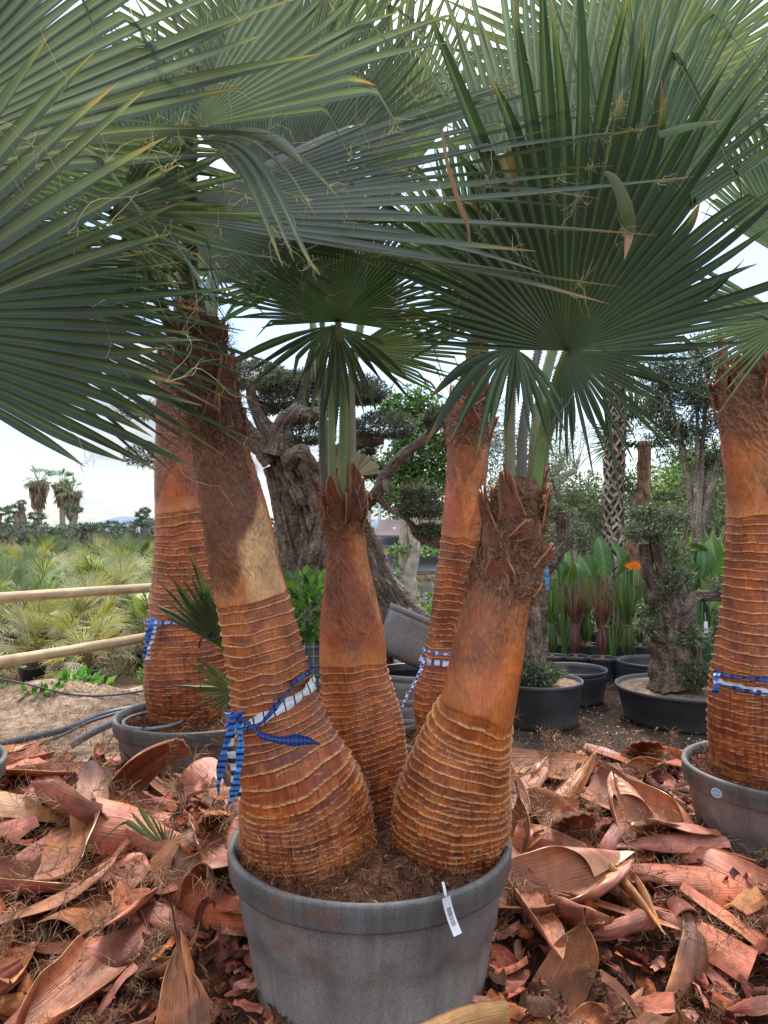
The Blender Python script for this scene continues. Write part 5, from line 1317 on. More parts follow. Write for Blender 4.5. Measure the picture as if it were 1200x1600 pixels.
def skirt_palm(c, h, s, label, seed=0, cat='palm tree', grp='tall fan palms beyond the field', trunkr=.16, skirt=1.3):
    root = empty('tall_fan_palm', tuple(c), label, cat, grp); r = np.random.default_rng(seed)
    g = Geo(); tube(g, [(0, 0, 0), (.05, 0, h * .5), (0, 0, h)], [trunkr * 1.3, trunkr, trunkr], (0.33, .27, .22), nr=12, n=50, rough=.15, rs=9, seed=seed); g.build('trunk', M_PALEBARK, root)
    g = Geo(); n = 900; a = r.random(n) * 6.28; z = r.random(n) * skirt; q = (.22 + .33 * (z / skirt)) * s * r.uniform(.6, 1, n)
    leaves(g, np.stack([q * np.cos(a), q * np.sin(a), h - skirt + z + .2], 1), .5 * s, (0.36, .25, .18), aspect=6, dirs=np.stack([.1 * np.cos(a), .1 * np.sin(a), -1.6 + 0 * a], 1), up=0, spread=.25, seed=seed); g.build('dry_skirt', M_LEAF, root)
    g = Geo()
    for i in range(26):
        a = r.random() * 6.28; el = r.uniform(-.5, 1.3); d = np.array([math.cos(a) * math.cos(el), math.sin(a) * math.cos(el), math.sin(el)])
        hp = np.array([0, 0, h + .1]) + d * .55 * s
        mini_fan(g, hp, d - np.array([0, 0, .35]), .62 * s, 15, np.array((0.12, .19, .09)) * r.uniform(.7, 1.3), r)
        tube(g, [(0, 0, h), hp], .02, (0.2, .25, .1), nr=4, n=2)
    g.build('crown', M_LEAF, root); return root
for i, (px, py, Y, s, lab) in enumerate(((61, 752, 42, 1.25, 'tall fan palm with a brown skirt, leftmost of the group beyond the field'), (97, 755, 43, 1.1, 'tall fan palm with a narrow skirt in the middle of the group beyond the field'), (112, 768, 40, 1.1, 'shorter fan palm at the right of the group beyond the field'),
                                (492, 800, 40, .9, 'distant fan palm glimpsed beside the old olive trunk'), (455, 800, 44, 1.0, 'distant drooping palm right of the left leaning trunk'))):
    p = at(px, py, Y); skirt_palm((p[0], p[1], 0), p[2] - .1, s * .8, lab, seed=i, skirt=1.05 * s)
# far wooded edge as one mass
g = Geo(); n = 30000
xx = rng.uniform(-42, 26, n); yy = 46 + 12 * rng.random(n)
hh = 0.9 + 1.3 * fbm(np.stack([xx * .35, yy * .2, xx * 0], -1), 33) + .4 * vnoise(np.stack([xx * 1.7, yy * 0, xx * 0], -1), 34)
leaves(g, np.stack([xx, yy, hh * rng.random(n) ** .6], 1), .75, mixc((0.08, .11, .075), (0.22, .25, .16), rng.random(n) ** 1.3), aspect=5, up=.5, seed=44)
tag(g.build('far_wood', M_LEAF), 'dark green belt of trees and palms at the far side of the field', 'woodland', kind='stuff')
# bushy low palms in front of that belt
for i, (px, py, Y, w, c, lab) in enumerate(((15, 845, 34, 1.6, (0.06, .11, .05), 'dark bushy palm at the left edge under the tall olives'), (160, 848, 33, 1.7, (0.13, .17, .08), 'tawny green bush in front of the hills'), (60, 850, 34, 1.3, (0.06, .10, .05), 'dark shrub between the forked olive trunks'),
    (270, 840, 30, 2.2, (0.07, .10, .06), 'dark bush hidden partly by the ringed trunk'), (560, 850, 26, 2.0, (0.17, .2, .07), 'yellowish bush beyond the old olive'))):
    p = at(px, py, Y); weed((p[0], p[1], 0.2), (w, w * .7, w * .42), 900, lab, C=c, size=.4, seed=60 + i, aspect=6, cat='shrub', name='shrub')

# ------------------------------------------------------------------ the old cloud-pruned olive in the middle
OL = at(535, 960, 6.0); OL[2] = 0
OLR = empty('olive_tree', tuple(OL), 'massive gnarled old olive with cloud pruned pads behind the middle palm', 'olive tree')
BK = (0.17, 0.135, 0.108)
def opath(lst): return [at(*p) for p in lst]
g = Geo()
tube(g, opath([(530, 1080, 6.0), (528, 980, 6.0), (510, 900, 6.0), (498, 830, 6.0), (478, 770, 6.0), (445, 715, 6.0), (425, 675, 6.0)]), [.46, .38, .27, .24, .22, .13, .08], BK, nr=120, n=190, rough=.22, rs=4.0, seed=3, ridges=5)
tube(g, opath([(660, 1010, 5.75), (618, 955, 5.8), (580, 890, 5.9), (545, 800, 6.0), (520, 740, 6.0)]), [.17, .15, .15, .12, .08], BK, nr=64, n=110, rough=.35, rs=4, seed=5, ridges=6)
tube(g, opath([(455, 1030, 5.9), (462, 950, 5.95), (458, 870, 6.0), (440, 790, 6.0), (420, 730, 6.0)]), [.15, .12, .10, .08, .05], BK, nr=50, n=110, rough=.35, rs=4, seed=6, ridges=6)
tube(g, opath([(500, 900, 5.8), (520, 800, 5.8), (545, 745, 5.85), (562, 720, 5.9)]), [.14, .11, .09, .06], BK, nr=40, n=80, rough=.35, rs=4, seed=16, ridges=6)
place(g.build('trunk', M_BARK), OLR)
brs = [([(432, 700, 6.0), (408, 655, 6.0), (395, 625, 6.0), (390, 608, 6.0)], [.10, .06, .05, .035]),
       ([(425, 720, 5.95), (400, 690, 5.9), (378, 660, 5.9), (372, 640, 5.9)], [.10, .08, .06, .02]),
       ([(435, 710, 5.85), (442, 665, 5.8), (462, 648, 5.8), (490, 648, 5.85), (520, 640, 5.9)], [.11, .075, .07, .06, .04]),
       ([(462, 650, 5.8), (472, 625, 5.9), (478, 600, 5.9), (485, 560, 5.9)], [.07, .05, .045, .03]),
       ([(450, 720, 5.8), (470, 705, 5.7), (480, 715, 5.7), (495, 735, 5.75)], [.08, .06, .05, .04]),
       ([(500, 740, 6.0), (540, 700, 6.1), (570, 690, 6.1), (600, 690, 6.1)], [.10, .07, .05, .03]),
       ([(552, 790, 5.7), (572, 787, 5.6), (590, 768, 5.55), (605, 740, 5.55), (632, 708, 5.5), (660, 690, 5.45), (682, 668, 5.4)], [.10, .05, .048, .045, .043, .04, .03]),
       ([(590, 775, 5.55), (605, 792, 5.5), (622, 802, 5.45), (640, 815, 5.4)], [.035, .022, .02, .015]),
       ([(601, 752, 5.5), (605, 768, 5.45), (618, 778, 5.45), (632, 778, 5.4)], [.03, .02, .016, .012]),
       ([(640, 815, 5.4), (655, 838, 5.4), (680, 850, 5.4), (700, 852, 5.4)], [.02, .03, .03, .02])]
for k, (p, r_) in enumerate(brs):
    g = Geo(); tube(g, opath(p), r_, BK, nr=24, n=60, rough=.3, rs=7, seed=k + 20, ridges=4); place(g.build('branch', M_BARK), OLR)
PADS = [(402, 592, 6.0, 50, 26, 1), (465, 622, 6.1, 60, 40, 1), (445, 605, 6.3, 40, 22, 1), (500, 600, 6.1, 40, 24, 1), (560, 612, 6.1, 44, 24, 1), (600, 670, 6.1, 48, 26, 1), (480, 682, 6.3, 42, 22, 1), (572, 738, 6.1, 34, 17, 1), (556, 620, 6.2, 40, 20, 1),
        (655, 771, 5.4, 31, 9, 1), (660, 798, 5.4, 36, 14, 1), (672, 831, 5.4, 26, 10, 0), (688, 655, 5.4, 26, 18, 1), (560, 700, 6.4, 30, 20, 1), (415, 640, 6.4, 22, 10, 1)]
for k, (px, py, Y, w, h, gy) in enumerate(PADS):
    g = Geo(); c = at(px, py, Y); s = (w / F * Y, w / F * Y * .8, h / F * Y)
    nn = int(3400 * w * h / 1200) + 500
    P, d = blob_points(nn, c, s, 70 + k, shell=.35, lump=.22, flat_bottom=True)
    r_ = np.random.default_rng(k)
    cb = mixc((0.05, 0.065, 0.045), (0.19, 0.205, 0.17), r_.random(nn) ** 1.4) if gy else mixc((0.06, 0.10, 0.04), (0.17, 0.24, 0.11), r_.random(nn))
    leaves(g, P, .042, cb, aspect=4.5, dirs=d * 1.0, up=.25, seed=90 + k)
    # twiggy underside
    tw = np.random.default_rng(k)
    P2 = c + tw.normal(size=(90, 3)) * np.array(s) * .45
    hairs(g, P2, tw.normal(size=(90, 3)) + np.array([0, 0, .6]), .14, (0.16, .12, .09), curl=.5, w=.006, seed=k)
    place(g.build('foliage_pad', M_LEAF), OLR)
# pale fan shaped dry leaf behind the middle palm stalks
g = Geo(); c = at(552, 745, 5.0)
for k in range(24):
    a = 0.2 + 2.5 * k / 24
    d = np.array([math.cos(a), 0.1, math.sin(a)]); l = random.uniform(.15, .19); s_ = np.array([-math.sin(a), 0, math.cos(a)]) * .011
    g.add(np.array([c, c + d * l - s_, c + d * l * 1.03 + np.array([0, .01, 0]), c + d * l + s_]), [[0, 1, 2, 3]], np.array((0.27, .235, .20)) * random.uniform(.6, 1.1))
tube(g, [c, c + np.array([-.02, 0, -.35])], .008, (0.3, .25, .2), nr=6, n=4)
tag(g.build('dry_fan_leaf', M_LEAF), 'dry pale fan leaf stuck up behind the stalks of the middle palm', 'dry leaf')

# olive behind the left palms: its pads show left of the ringed trunk
c0 = at(270, 900, 7.5)
O2 = empty('olive_tree', (c0[0], c0[1], 0), 'olive whose small pads show at both sides of the ringed trunk behind the left palm', 'olive tree')
g = Geo(); tube(g, [(c0[0], c0[1], 0), at(290, 800, 7.5), at(275, 700, 7.5)], [.2, .15, .09], BK, nr=20, n=40, rough=.4, rs=4, seed=2)
tube(g, [at(280, 760, 7.5), at(240, 700, 7.5), at(222, 690, 7.5)], [.07, .04, .02], BK, nr=10, n=14, rough=.3); tube(g, [at(277, 720, 7.5), at(240, 640, 7.5), at(215, 630, 7.5)], [.07, .04, .02], BK, nr=10, n=14, rough=.3)
place(g.build('trunk', M_BARK), O2)
for k, (px, py, w, h) in enumerate(((215, 640, 30, 14), (225, 712, 32, 18), (205, 605, 20, 10), (240, 580, 30, 12), (330, 590, 40, 20))):
    g = Geo(); P, d = blob_points(1300, at(px, py, 7.5), (w / F * 7.5, w / F * 6, h / F * 7.5), k + 5, shell=.6, lump=.5)
    leaves(g, P, .05, mixc((0.06, .075, .055), (0.22, .24, .2), rng.random(1300) ** 1.4), aspect=5, dirs=d * .6, up=-.1, seed=k); place(g.build('foliage_pad', M_LEAF), O2)

# ------------------------------------------------------------------ planter with wire mesh and leafy weeds
c = at(487, 1035, 5.0)
MP = empty('mesh_planter', (c[0], c[1], 0), 'black planter wrapped in white wire grid, full of leafy green plants, beside the old olive', 'planter')
g = Geo(); lathe(g, [(0, .05, INC), (.21, 0.02, INC), (.21, .92, (.02, .02, .022)), (.19, .92, (.02, .02, .022)), (.18, .86, (.05, .035, .025)), (0, .88, (.05, .035, .025))], (0, 0, 0), None, n=48); g.build('body', M_BLACKPOT, MP)
g = Geo()
a = np.linspace(0, 2 * math.pi, 60)
for z in np.arange(.06, .93, .06): tube(g, np.stack([.216 * np.cos(a), .216 * np.sin(a), z + 0 * a], 1), .0018, (0.35, .36, .36), nr=4, n=60)
for t in np.arange(0, 6.28, .27): tube(g, [(.216 * math.cos(t), .216 * math.sin(t), .03), (.216 * math.cos(t), .216 * math.sin(t), .93)], .0018, (0.35, .36, .36), nr=4, n=2)
g.build('wire_grid', M_METAL, MP)
g = Geo(); P, d = blob_points(700, (-.02, 0, 1.10), (.22, .2, .24), 4, shell=.6, lump=.5)
leaves(g, P, .075, mixc((0.05, .13, .03), (0.17, .36, .07), rng.random(700)), aspect=1.6, dirs=d * 1.3, up=.3, seed=4); g.build('plants', M_LEAF, MP)

# ------------------------------------------------------------------ slatted board rack
RK = at(640, 940, 8.6)
RKR = empty('board_rack', (RK[0], RK[1], 0), 'rack of wide tilted brown and grey boards on thin steel posts behind the tilted pot', 'rack')
def board(py0, py1, C, x0=584, x1=780, Yt=8.9, Yb=8.4):
    g = Geo(); a, b = at(x0 + 10, py0, Yt), at(x1, py0, Yt); c_, d_ = at(x0, py1, Yb), at(x1, py1, Yb)
    n_ = unit(np.cross(b - a, c_ - a)) * .02
    V = np.array([a, b, d_, c_, a - n_, b - n_, d_ - n_, c_ - n_])
    g.add(V, [[0, 1, 2, 3], [7, 6, 5, 4], [0, 4, 5, 1], [1, 5, 6, 2], [2, 6, 7, 3], [3, 7, 4, 0]], C)
    place(g.build('board', M_BOARD, smooth=False), RKR)
board(815, 839, (0.30, 0.21, 0.19)); board(841, 857, (0.20, 0.195, 0.21)); board(869, 895, (0.20, 0.20, 0.215)); board(916, 944, (0.31, 0.25, 0.235))
for px, y0, Y in ((577, 800, 8.5), (593, 770, 8.95), (597, 860, 8.7), (740, 800, 8.7)):
    g = Geo(); t = at(px, y0, Y); tube(g, [(t[0], t[1], 0), t], .018, (0.38, .40, .41), nr=8, n=2); place(g.build('post', M_METAL), RKR)
g = Geo(); p = at(616, 827, 8.62); g.box(p + np.array([0, -.03, .0]), (.035, .01, .045), (0.75, .78, .8), rot=.2); place(g.build('label', M_PLAST), RKR)

# pale double stem and the leafy tree behind
PT = at(636, 960, 7.3)
PTR = empty('pale_trunk_tree', (PT[0], PT[1], 0), 'slim tree with pale twisted double stem standing behind the tilted pot', 'tree')
g = Geo()
tube(g, [(PT[0] - .05, PT[1], -.05), at(628, 930, 7.3), at(632, 880, 7.3), at(630, 845, 7.3), at(634, 800, 7.3)], [.07, .06, .055, .05, .04], (0.52, .45, .36), nr=20, n=50, rough=.3, rs=6, seed=2)
tube(g, [(PT[0] + .05, PT[1], -.05), at(640, 930, 7.25), at(640, 900, 7.25), at(648, 860, 7.25), at(642, 800, 7.25)], [.08, .075, .06, .055, .04], (0.55, .48, .39), nr=20, n=50, rough=.3, rs=6, seed=8)
place(g.build('trunk', M_PALEBARK), PTR)
g = Geo(); P = np.concatenate([blob_points(70, at(626, 858, 7.2), (.12, .08, .05), 2)[0], blob_points(80, at(665, 862, 7.3), (.16, .1, .05), 3)[0], blob_points(80, at(620, 895, 7.2), (.05, .05, .2), 5)[0], blob_points(120, at(655, 935, 7.2), (.3, .1, .08), 6)[0]])
leaves(g, P, .05, (0.16, .30, .06), aspect=2.2, seed=9); place(g.build('shoots', M_LEAF), PTR)
def leafy_tree(base, h, blobs, label, C, seed=0, leaf=.07, n=2600, name='leafy_tree', cat='tree', trunkC=(0.3, .24, .18), tr=.07, aspect=2.4, up=-.2, group=None, lump=.6, shell=.8):
    root = empty(name, (base[0], base[1], 0), label, cat, group); r = np.random.default_rng(seed)
    b = np.array([base[0], base[1], 0]); g = Geo(); gf = Geo()
    tube(g, [b, b + [r.normal() * .1, 0, h * .5], b + [0, 0, h]], [tr * 1.2, tr, tr * .6], trunkC, nr=14, n=40, rough=.25, rs=5, seed=seed)
    for (px, py, Y, w, hh) in blobs:
        c = at(px, py, Y); s = (w / F * Y, w / F * Y * .8, hh / F * Y)
        tube(g, [b + [0, 0, h * .7], (b + [0, 0, h * .9] + c) / 2, c], [tr * .6, tr * .4, tr * .2], trunkC, nr=8, n=12, rough=.2, seed=seed)
        m = int(n * w * hh / 2500) + 150
        P, d = blob_points(m, c, s, int(px), shell=shell, lump=lump)
        keep = fbm(P * 3.2 / max(.3, Y / 8), seed) > .40
        P, d = P[keep], d[keep]
        leaves(gf, P, leaf, mixc(np.array(C) * .55, np.array(C) * 1.9, r.random(len(P)) ** 1.4), aspect=aspect, dirs=d * .6, up=up, seed=seed + int(px))
    place(g.build('trunk', M_BARK), root); place(gf.build('foliage', M_LEAF), root); return root
b = at(640, 950, 9.5)
leafy_tree(b, 3.0, [(625, 690, 9.5, 50, 60), (650, 640, 9.6, 40, 40), (665, 730, 9.5, 45, 55), (610, 640, 9.5, 25, 30), (630, 770, 9.6, 60, 40), (700, 700, 9.6, 40, 70), (605, 730, 9.6, 22, 30)], 'green leafy tree with glossy pointed leaves behind the long olive branch', (0.10, .19, .055), seed=4, leaf=.085, n=1500)
leafy_tree(at(750, 950, 10.5), 2.2, [(765, 690, 10.5, 45, 70), (790, 770, 10.5, 55, 60), (760, 830, 10.5, 50, 50), (840, 700, 10.8, 60, 50)], 'grey green olive seen between the two right hand palm trunks', (0.12, .15, .09), seed=8, leaf=.06, aspect=4, n=2600)

# ------------------------------------------------------------------ tilted pot on a stack of pots
base = at(640, 1150, 4.9); bx, by = base[0] + .03, base[1] + .15
for k in range(4):
    z0 = [-.16, -.02, .12, .27][k]
    r0 = .27
    black_pot((bx + .006 * k, by, max(0, z0)), r0, .44 + min(0, z0) * 0, ['lowest pot', 'second pot from the bottom', 'third pot from the bottom', 'top upright pot'][k] + ' of the grey nested stack under the tilted pot', soil=False, group='nested grey pots stacked behind the middle palm', name='plastic_pot', k0=.82)
c = at(632, 1050, 5.0)
ttl = black_pot((c[0] - .02, c[1] + .10, c[2] + .06), .225, .33, 'grey plastic pot lying tilted on top of the stack of pots', soil=False, name='plastic_pot', k0=.88, tilt=(R(-6), R(24), 0))
for ch in ttl.children: pass
g = Geo(); q = at(684, 960, 5.9); lathe(g, [(0, 0, INC), (.16, 0, INC), (.2, .3, INC), (.21, .31, RIMC), (.21, .33, RIMC), (.18, .33, RIMC), (.17, .25, INC), (0, .25, INC)], (0, 0, 0), None, n=40)
o = g.build('plastic_pot', M_BLACKPOT); o.location = (q[0], q[1], q[2] - .42); 
# it stands on an upturned crate
tag(o, 'black pot with green weeds showing behind the tilted pot', 'pot')
g = Geo(); g.box((q[0], q[1], (q[2] - .43) / 2), (.42, .42, q[2] - .43), (0.05, .05, .055)); 
for zz in np.arange(.08, q[2] - .5, .09): g.box((q[0], q[1] - .214, zz), (.36, .006, .05), (0.02, .02, .02))
tag(g.build('crate', M_BLACKPOT, smooth=False), 'black plastic crate under the weedy pot behind the stack', 'crate')
w_ = weed((q[0] - .05, q[1], q[2] - .09), (.22, .14, .10), 260, 'low bright green weeds growing in the black pot behind the tilted pot', C=(0.13, .30, .06), size=.05, seed=71, aspect=1.7)

# ------------------------------------------------------------------ right side: bowls and bonsai olives
def bowl(px, py, Y, r, h, label, soil, n=90):
    c = at(px, py, Y); return black_pot((c[0], Y, 0), r, h, label, soil=soil, cat='bowl planter', name='bowl_planter', k0=.87, soilC=(0.26, .18, .12), n=n)
bowl(838, 1060, 6.5, .40, .375, 'round black bowl planter left of the gap, holding a rough barked olive', True)
bowl(893, 1043, 7.35, .345, .32, 'empty round black bowl standing just behind the olive bowl', False)
bowl(1075, 1068, 6.6, .62, .30, 'wide black bowl planter holding the twisted bonsai olive', True)
bowl(1022, 1043, 7.75, .37, .33, 'empty black bowl behind the wide planter of the bonsai olive', False)
bowl(1125, 1003, 7.9, .30, .3, 'black pot at the far side of the wide planter, near the right palm', True)

def bonsai(root, stems, pads, gy=1):
    for k, (p, r_) in enumerate(stems):
        g = Geo(); tube(g, opath(p), r_, BK if k else (0.20, .15, .115), nr=56, n=150, rough=.35, rs=8, seed=30 + k, ridges=6); place(g.build('trunk' if k == 0 else 'branch', M_BARK), root)
    for k, (px, py, Y, w, h, nn) in enumerate(pads):
        g = Geo(); P, d = blob_points(nn, at(px, py, Y), (w / F * Y, w / F * Y * .8, h / F * Y), 170 + k + int(px), shell=.7, lump=.5)
        r_ = np.random.default_rng(k)
        leaves(g, P, .05, mixc((0.06, .08, .045), (0.23, .26, .16), r_.random(nn) ** 1.3), aspect=4.2, dirs=d * .8, up=.2, seed=k + int(px)); place(g.build('foliage_pad', M_LEAF), root)
BO = at(1062, 1060, 6.55)
BON = empty('bonsai_olive', (BO[0], BO[1], .28), 'twisted two stemmed bonsai olive in the wide black bowl planter', 'olive tree')
bonsai(BON, [([(1058, 1070, 6.55), (1052, 1030, 6.55), (1045, 985, 6.55), (1030, 930, 6.55), (1012, 890, 6.55), (1008, 850, 6.55)], [.25, .19, .16, .10, .055, .05]),
    ([(1050, 1000, 6.5), (1052, 950, 6.5), (1045, 910, 6.5), (1032, 880, 6.5), (1025, 850, 6.5), (1018, 835, 6.5)], [.12, .12, .085, .055, .05, .04]),
    ([(1065, 985, 6.45), (1072, 955, 6.4), (1085, 935, 6.4), (1110, 932, 6.4), (1150, 930, 6.4)], [.10, .075, .055, .05, .045]),
    ([(1035, 1000, 6.5), (1015, 985, 6.45), (1000, 975, 6.45)], [.08, .04, .02]),
    ([(1070, 1050, 6.5), (1082, 1010, 6.5), (1078, 980, 6.5)], [.13, .08, .05])],
    [(1012, 830, 6.5, 40, 14, 1300), (1034, 806, 6.6, 40, 13, 1200), (1002, 800, 6.6, 24, 10, 500), (1048, 860, 6.6, 30, 20, 800), (1062, 900, 6.4, 22, 14, 400), (1045, 918, 6.4, 18, 14, 350), (1010, 978, 6.4, 22, 12, 500), (1012, 950, 6.5, 14, 12, 300), (1080, 990, 6.4, 28, 12, 500), (1095, 1055, 6.3, 34, 18, 1300), (1130, 912, 6.4, 26, 12, 500), (1085, 1000, 6.3, 26, 10, 300)])
g = Geo(); p = at(1103, 980, 6.3); g.box(p, (.032, .004, .095), (0.75, .75, .76), rot=.1); g.box(p + np.array([.0, -.004, -.02]), (.02, .002, .03), (0.35, .35, .36), rot=.1); tube(g, [p + [0, 0, .045], p + [0, .02, .12]], .002, (.6, .6, .6), nr=4, n=2)
tag(g.build('plant_tag', M_PLAST, smooth=False), 'white tag hanging on the bonsai olive', 'tag')
BO = at(828, 1060, 6.5)
BO2 = empty('bonsai_olive', (BO[0], BO[1], .3), 'rough barked olive rising behind the right leaning trunk from its black bowl', 'olive tree')
bonsai(BO2, [([(826, 1068, 6.5), (828, 1030, 6.5), (832, 980, 6.5), (836, 930, 6.5), (848, 880, 6.5), (855, 860, 6.5)], [.17, .13, .11, .10, .10, .08]),
    ([(840, 900, 6.5), (858, 880, 6.45), (872, 862, 6.45), (880, 840, 6.45), (879, 805, 6.45)], [.07, .07, .06, .055, .055])],
    [(845, 1052, 6.3, 36, 14, 1800), (818, 1050, 6.3, 24, 12, 700), (865, 800, 6.5, 26, 12, 900), (862, 845, 6.6, 34, 18, 900), (900, 835, 6.7, 30, 18, 800)])
# blue ribbon hanging beside the right palm crown
g = Geo(); tape(g, [at(849, 872, 5.2), at(853, 880, 5.2), at(854, 900, 5.2), at(856, 922, 5.2)], [(.012, 0, 0), (.018, .004, 0), (.016, -.004, 0), (.012, 0, 0)], (0.03, .30, .72), (0.05, .16, .45), .06, .3, wav=.006)
tape(g, [at(843, 868, 5.2), at(850, 872, 5.2), at(858, 862, 5.2)], [(0, 0, .012)] * 3, (0.25, .25, .75), (0.5, .5, .8), .03, .5, wav=.01)
tag(g.build('ribbon', M_RIBBON), 'bright blue ribbon hanging beside the crown of the right leaning palm', 'ribbon')

# tied strappy plants in a row of nursery pots
def strappy(k, burg):
    r = np.random.default_rng(40 + k); root = empty('tied_strappy_plant')
    Cg = np.array((0.10, .155, .045)) if not burg else np.array((0.19, .085, .07))
    g = Geo(); n = 120
    for i in range(n):
        a = r.random() * 6.28; c, s = math.cos(a), math.sin(a); b = .05 + .025 * r.random(); top = r.uniform(.62, .98); sp_ = r.uniform(.0, .30) ** 1.0
        pts = np.array([(0.012 * c, .012 * s, .0), (b * c, b * s, .10), (b * c, b * s, .20), (.03 * c, .03 * s, .335), (.04 * c + sp_ * .25 * c, (.04 + sp_ * .25) * s, .5), ((.04 + sp_) * c, (.04 + sp_) * s, top)])
        Q = resample(pts, 14); t = np.array([-s, c, 0]) * .0042
        w = np.r_[np.linspace(.7, 1, 10), .85, .6, .35, .05][:, None]
        cc = Cg * r.uniform(.3, 2.0); Cc = np.tile(cc, (14, 2, 1))
        if not burg: Cc[9:] = Cc[9:] * 1.15
        else: Cc[10:] = mixc(Cc[10:], np.tile((0.28, .14, .13), (4, 2, 1)), np.full((4, 2), .5)) if r.random() < .6 else mixc(Cc[10:], np.tile((0.14, .2, .08), (4, 2, 1)), np.full((4, 2), .8))
        g.grid(np.stack([Q - t * w, Q + t * w], 1), Cc)
    g.build('leaves', M_LEAF, root)
    g = Geo(); tube(g, [(0, 0, -.08), (0, 0, .03)], .022, (0.45, .36, .26), nr=10, n=6, rough=.2); g.build('stem', M_LEAF, root)
    g = Geo(); a = np.linspace(0, 6.28, 16); tube(g, np.stack([.034 * np.cos(a), .034 * np.sin(a), .335 + 0 * a], 1), .004, (0.3, .3, .2), nr=5, n=24); g.build('tie', M_LEAF, root)
    return root
sps = [strappy(0, False), strappy(1, True)]; su = [False, False]
ROWS = [(862, 8.6, 0, 'green tied strappy plant, leftmost in the front row behind the bowls', 1.0), (899, 8.55, 1, 'burgundy tied plant, second in the front row behind the bowls', 1.0), (941, 8.45, 1, 'burgundy tied plant with green tips, in the middle of the front row', 1.0), (980, 8.35, 0, 'broad green tied plant nearest the bonsai olive in the front row', 1.08),
        (918, 9.5, 0, 'green tied plant between the two burgundy ones, one row back', 1.05), (880, 9.6, 0, 'green tied plant behind the first burgundy one', 1.05), (965, 9.6, 1, 'burgundy tied plant in shade, one row back', 1.0), (1000, 9.4, 0, 'green tied plant close behind the bonsai olive trunk', 1.0), (845, 9.6, 0, 'green tied plant beside the blue ribbon, one row back', 1.0), (940, 10.6, 0, 'green tied plant in the third row, centre', 1.1), (900, 10.6, 0, 'green tied plant in the third row, left', 1.1), (985, 10.6, 0, 'green tied plant in the third row, right', 1.1)]
ptd = []
for i, (px, Y, k, lab, sc) in enumerate(ROWS):
    p = at(px, 1000, Y)
    put_copy(sps, su, k, (p[0], Y, .26), i * 1.3, sc, lab, 'potted plant', 'strappy plants tied up in a row of pots')
    pl = 'black nursery pot of the ' + lab.split(',')[0] if i < 4 else 'black nursery pot under the ' + lab.split(',')[0]
    if not ptd:
        o = black_pot((p[0], Y, 0), .16, .25, pl, soil=True, group='black nursery pots behind the bowls', soilC=(0.30, .15, .09), n=36); ptd.append(o)
    else: o = copy_tree(ptd[0]); o.location = (p[0], Y, 0)
    tag(o, 'black pot of the ' + lab, 'pot', 'black nursery pots behind the bowls')
    if len(o['label'].split()) > 16: o['label'] = ' '.join(('black pot of the ' + lab.split(',')[0] + ', ' + ['front row', 'back row'][i > 3]).split()[:16])

# big paddle leaves (bird of paradise) and its orange flower
def paddle(g, base, tip_, w, C, bendy=.15, seed=0):
    bendy = .15 + .35 * math.sin(seed * 2.3)
    base, tip_ = np.asarray(base), np.asarray(tip_); ax = unit(tip_ - base); L = np.linalg.norm(tip_ - base)
    side = unit(np.cross(ax, (math.sin(seed), -1, .2 * math.cos(seed)))); N = np.cross(side, ax)
    u = np.linspace(0, 1, 28)[:, None]; v = np.linspace(-1, 1, 9)[None]
    W = w * np.sin(math.pi * np.clip(u, .02, 1) ** .75) ** .65
    P = base + u[..., None] * L * ax + (v * W)[..., None] * side + ((np.abs(v) * W * .35) + bendy * L * np.sin(u * 3.1) * .5)[..., None] * N
    Cc = np.tile(np.asarray(C), (28, 9, 1)) * (1 + .5 * (np.abs(v) < .1) + 0.22 * np.sin(u * 47 + np.abs(v) * 9) - .25 * (v > .1))[..., None]
    g.grid(P, Cc, np.stack([v * 3 + 0 * u, u * 4 + 0 * v], -1))
def paddle_plant(px, py, Y, leaves_, label, name='paddle_leaf_plant', cat='plant'):
    b = at(px, py, Y); root = empty(name, (b[0], b[1], 0), label, cat)
    for k, (x0, y0, x1, y1, w, cc) in enumerate(leaves_):
        g = Geo(); p0, p1 = at(x0, y0, Y + .1 * math.sin(k * 2.1)), at(x1, y1, Y + .25 * math.cos(k * 1.7))
        paddle(g, p0, p1, w / F * Y, cc, seed=k); tube(g, [(b[0], b[1] + .02 * k, 0.02), (p0 + [b[0], b[1], 0]) / 2, p0, p0 + (p1 - p0) * .9], [.015, .013, .01, .003], np.array(cc) * 1.3, nr=6, n=12)
        place(g.build('leaf', M_LEAF), root)
    return root
PG = np.array((0.095, .19, .055)); PD = np.array((0.035, .08, .035)); PB = np.array((0.17, .30, .06))
paddle_plant(955, 960, 9.0, [(945, 905, 935, 838, 16, PG), (960, 905, 952, 842, 14, PG * 1.1), (985, 920, 980, 868, 13, PG * .8), (925, 905, 905, 868, 14, PG * .9), (970, 930, 1000, 880, 12, PG)], 'plant with upright paddle leaves above the tied plants')
paddle_plant(880, 960, 8.9, [(880, 900, 884, 856, 9, PB * .8), (875, 915, 868, 870, 14, PG), (890, 915, 894, 880, 16, PB * .7), (900, 905, 900, 880, 10, PG)], 'low bright paddle leaf plant behind the green tied plant')
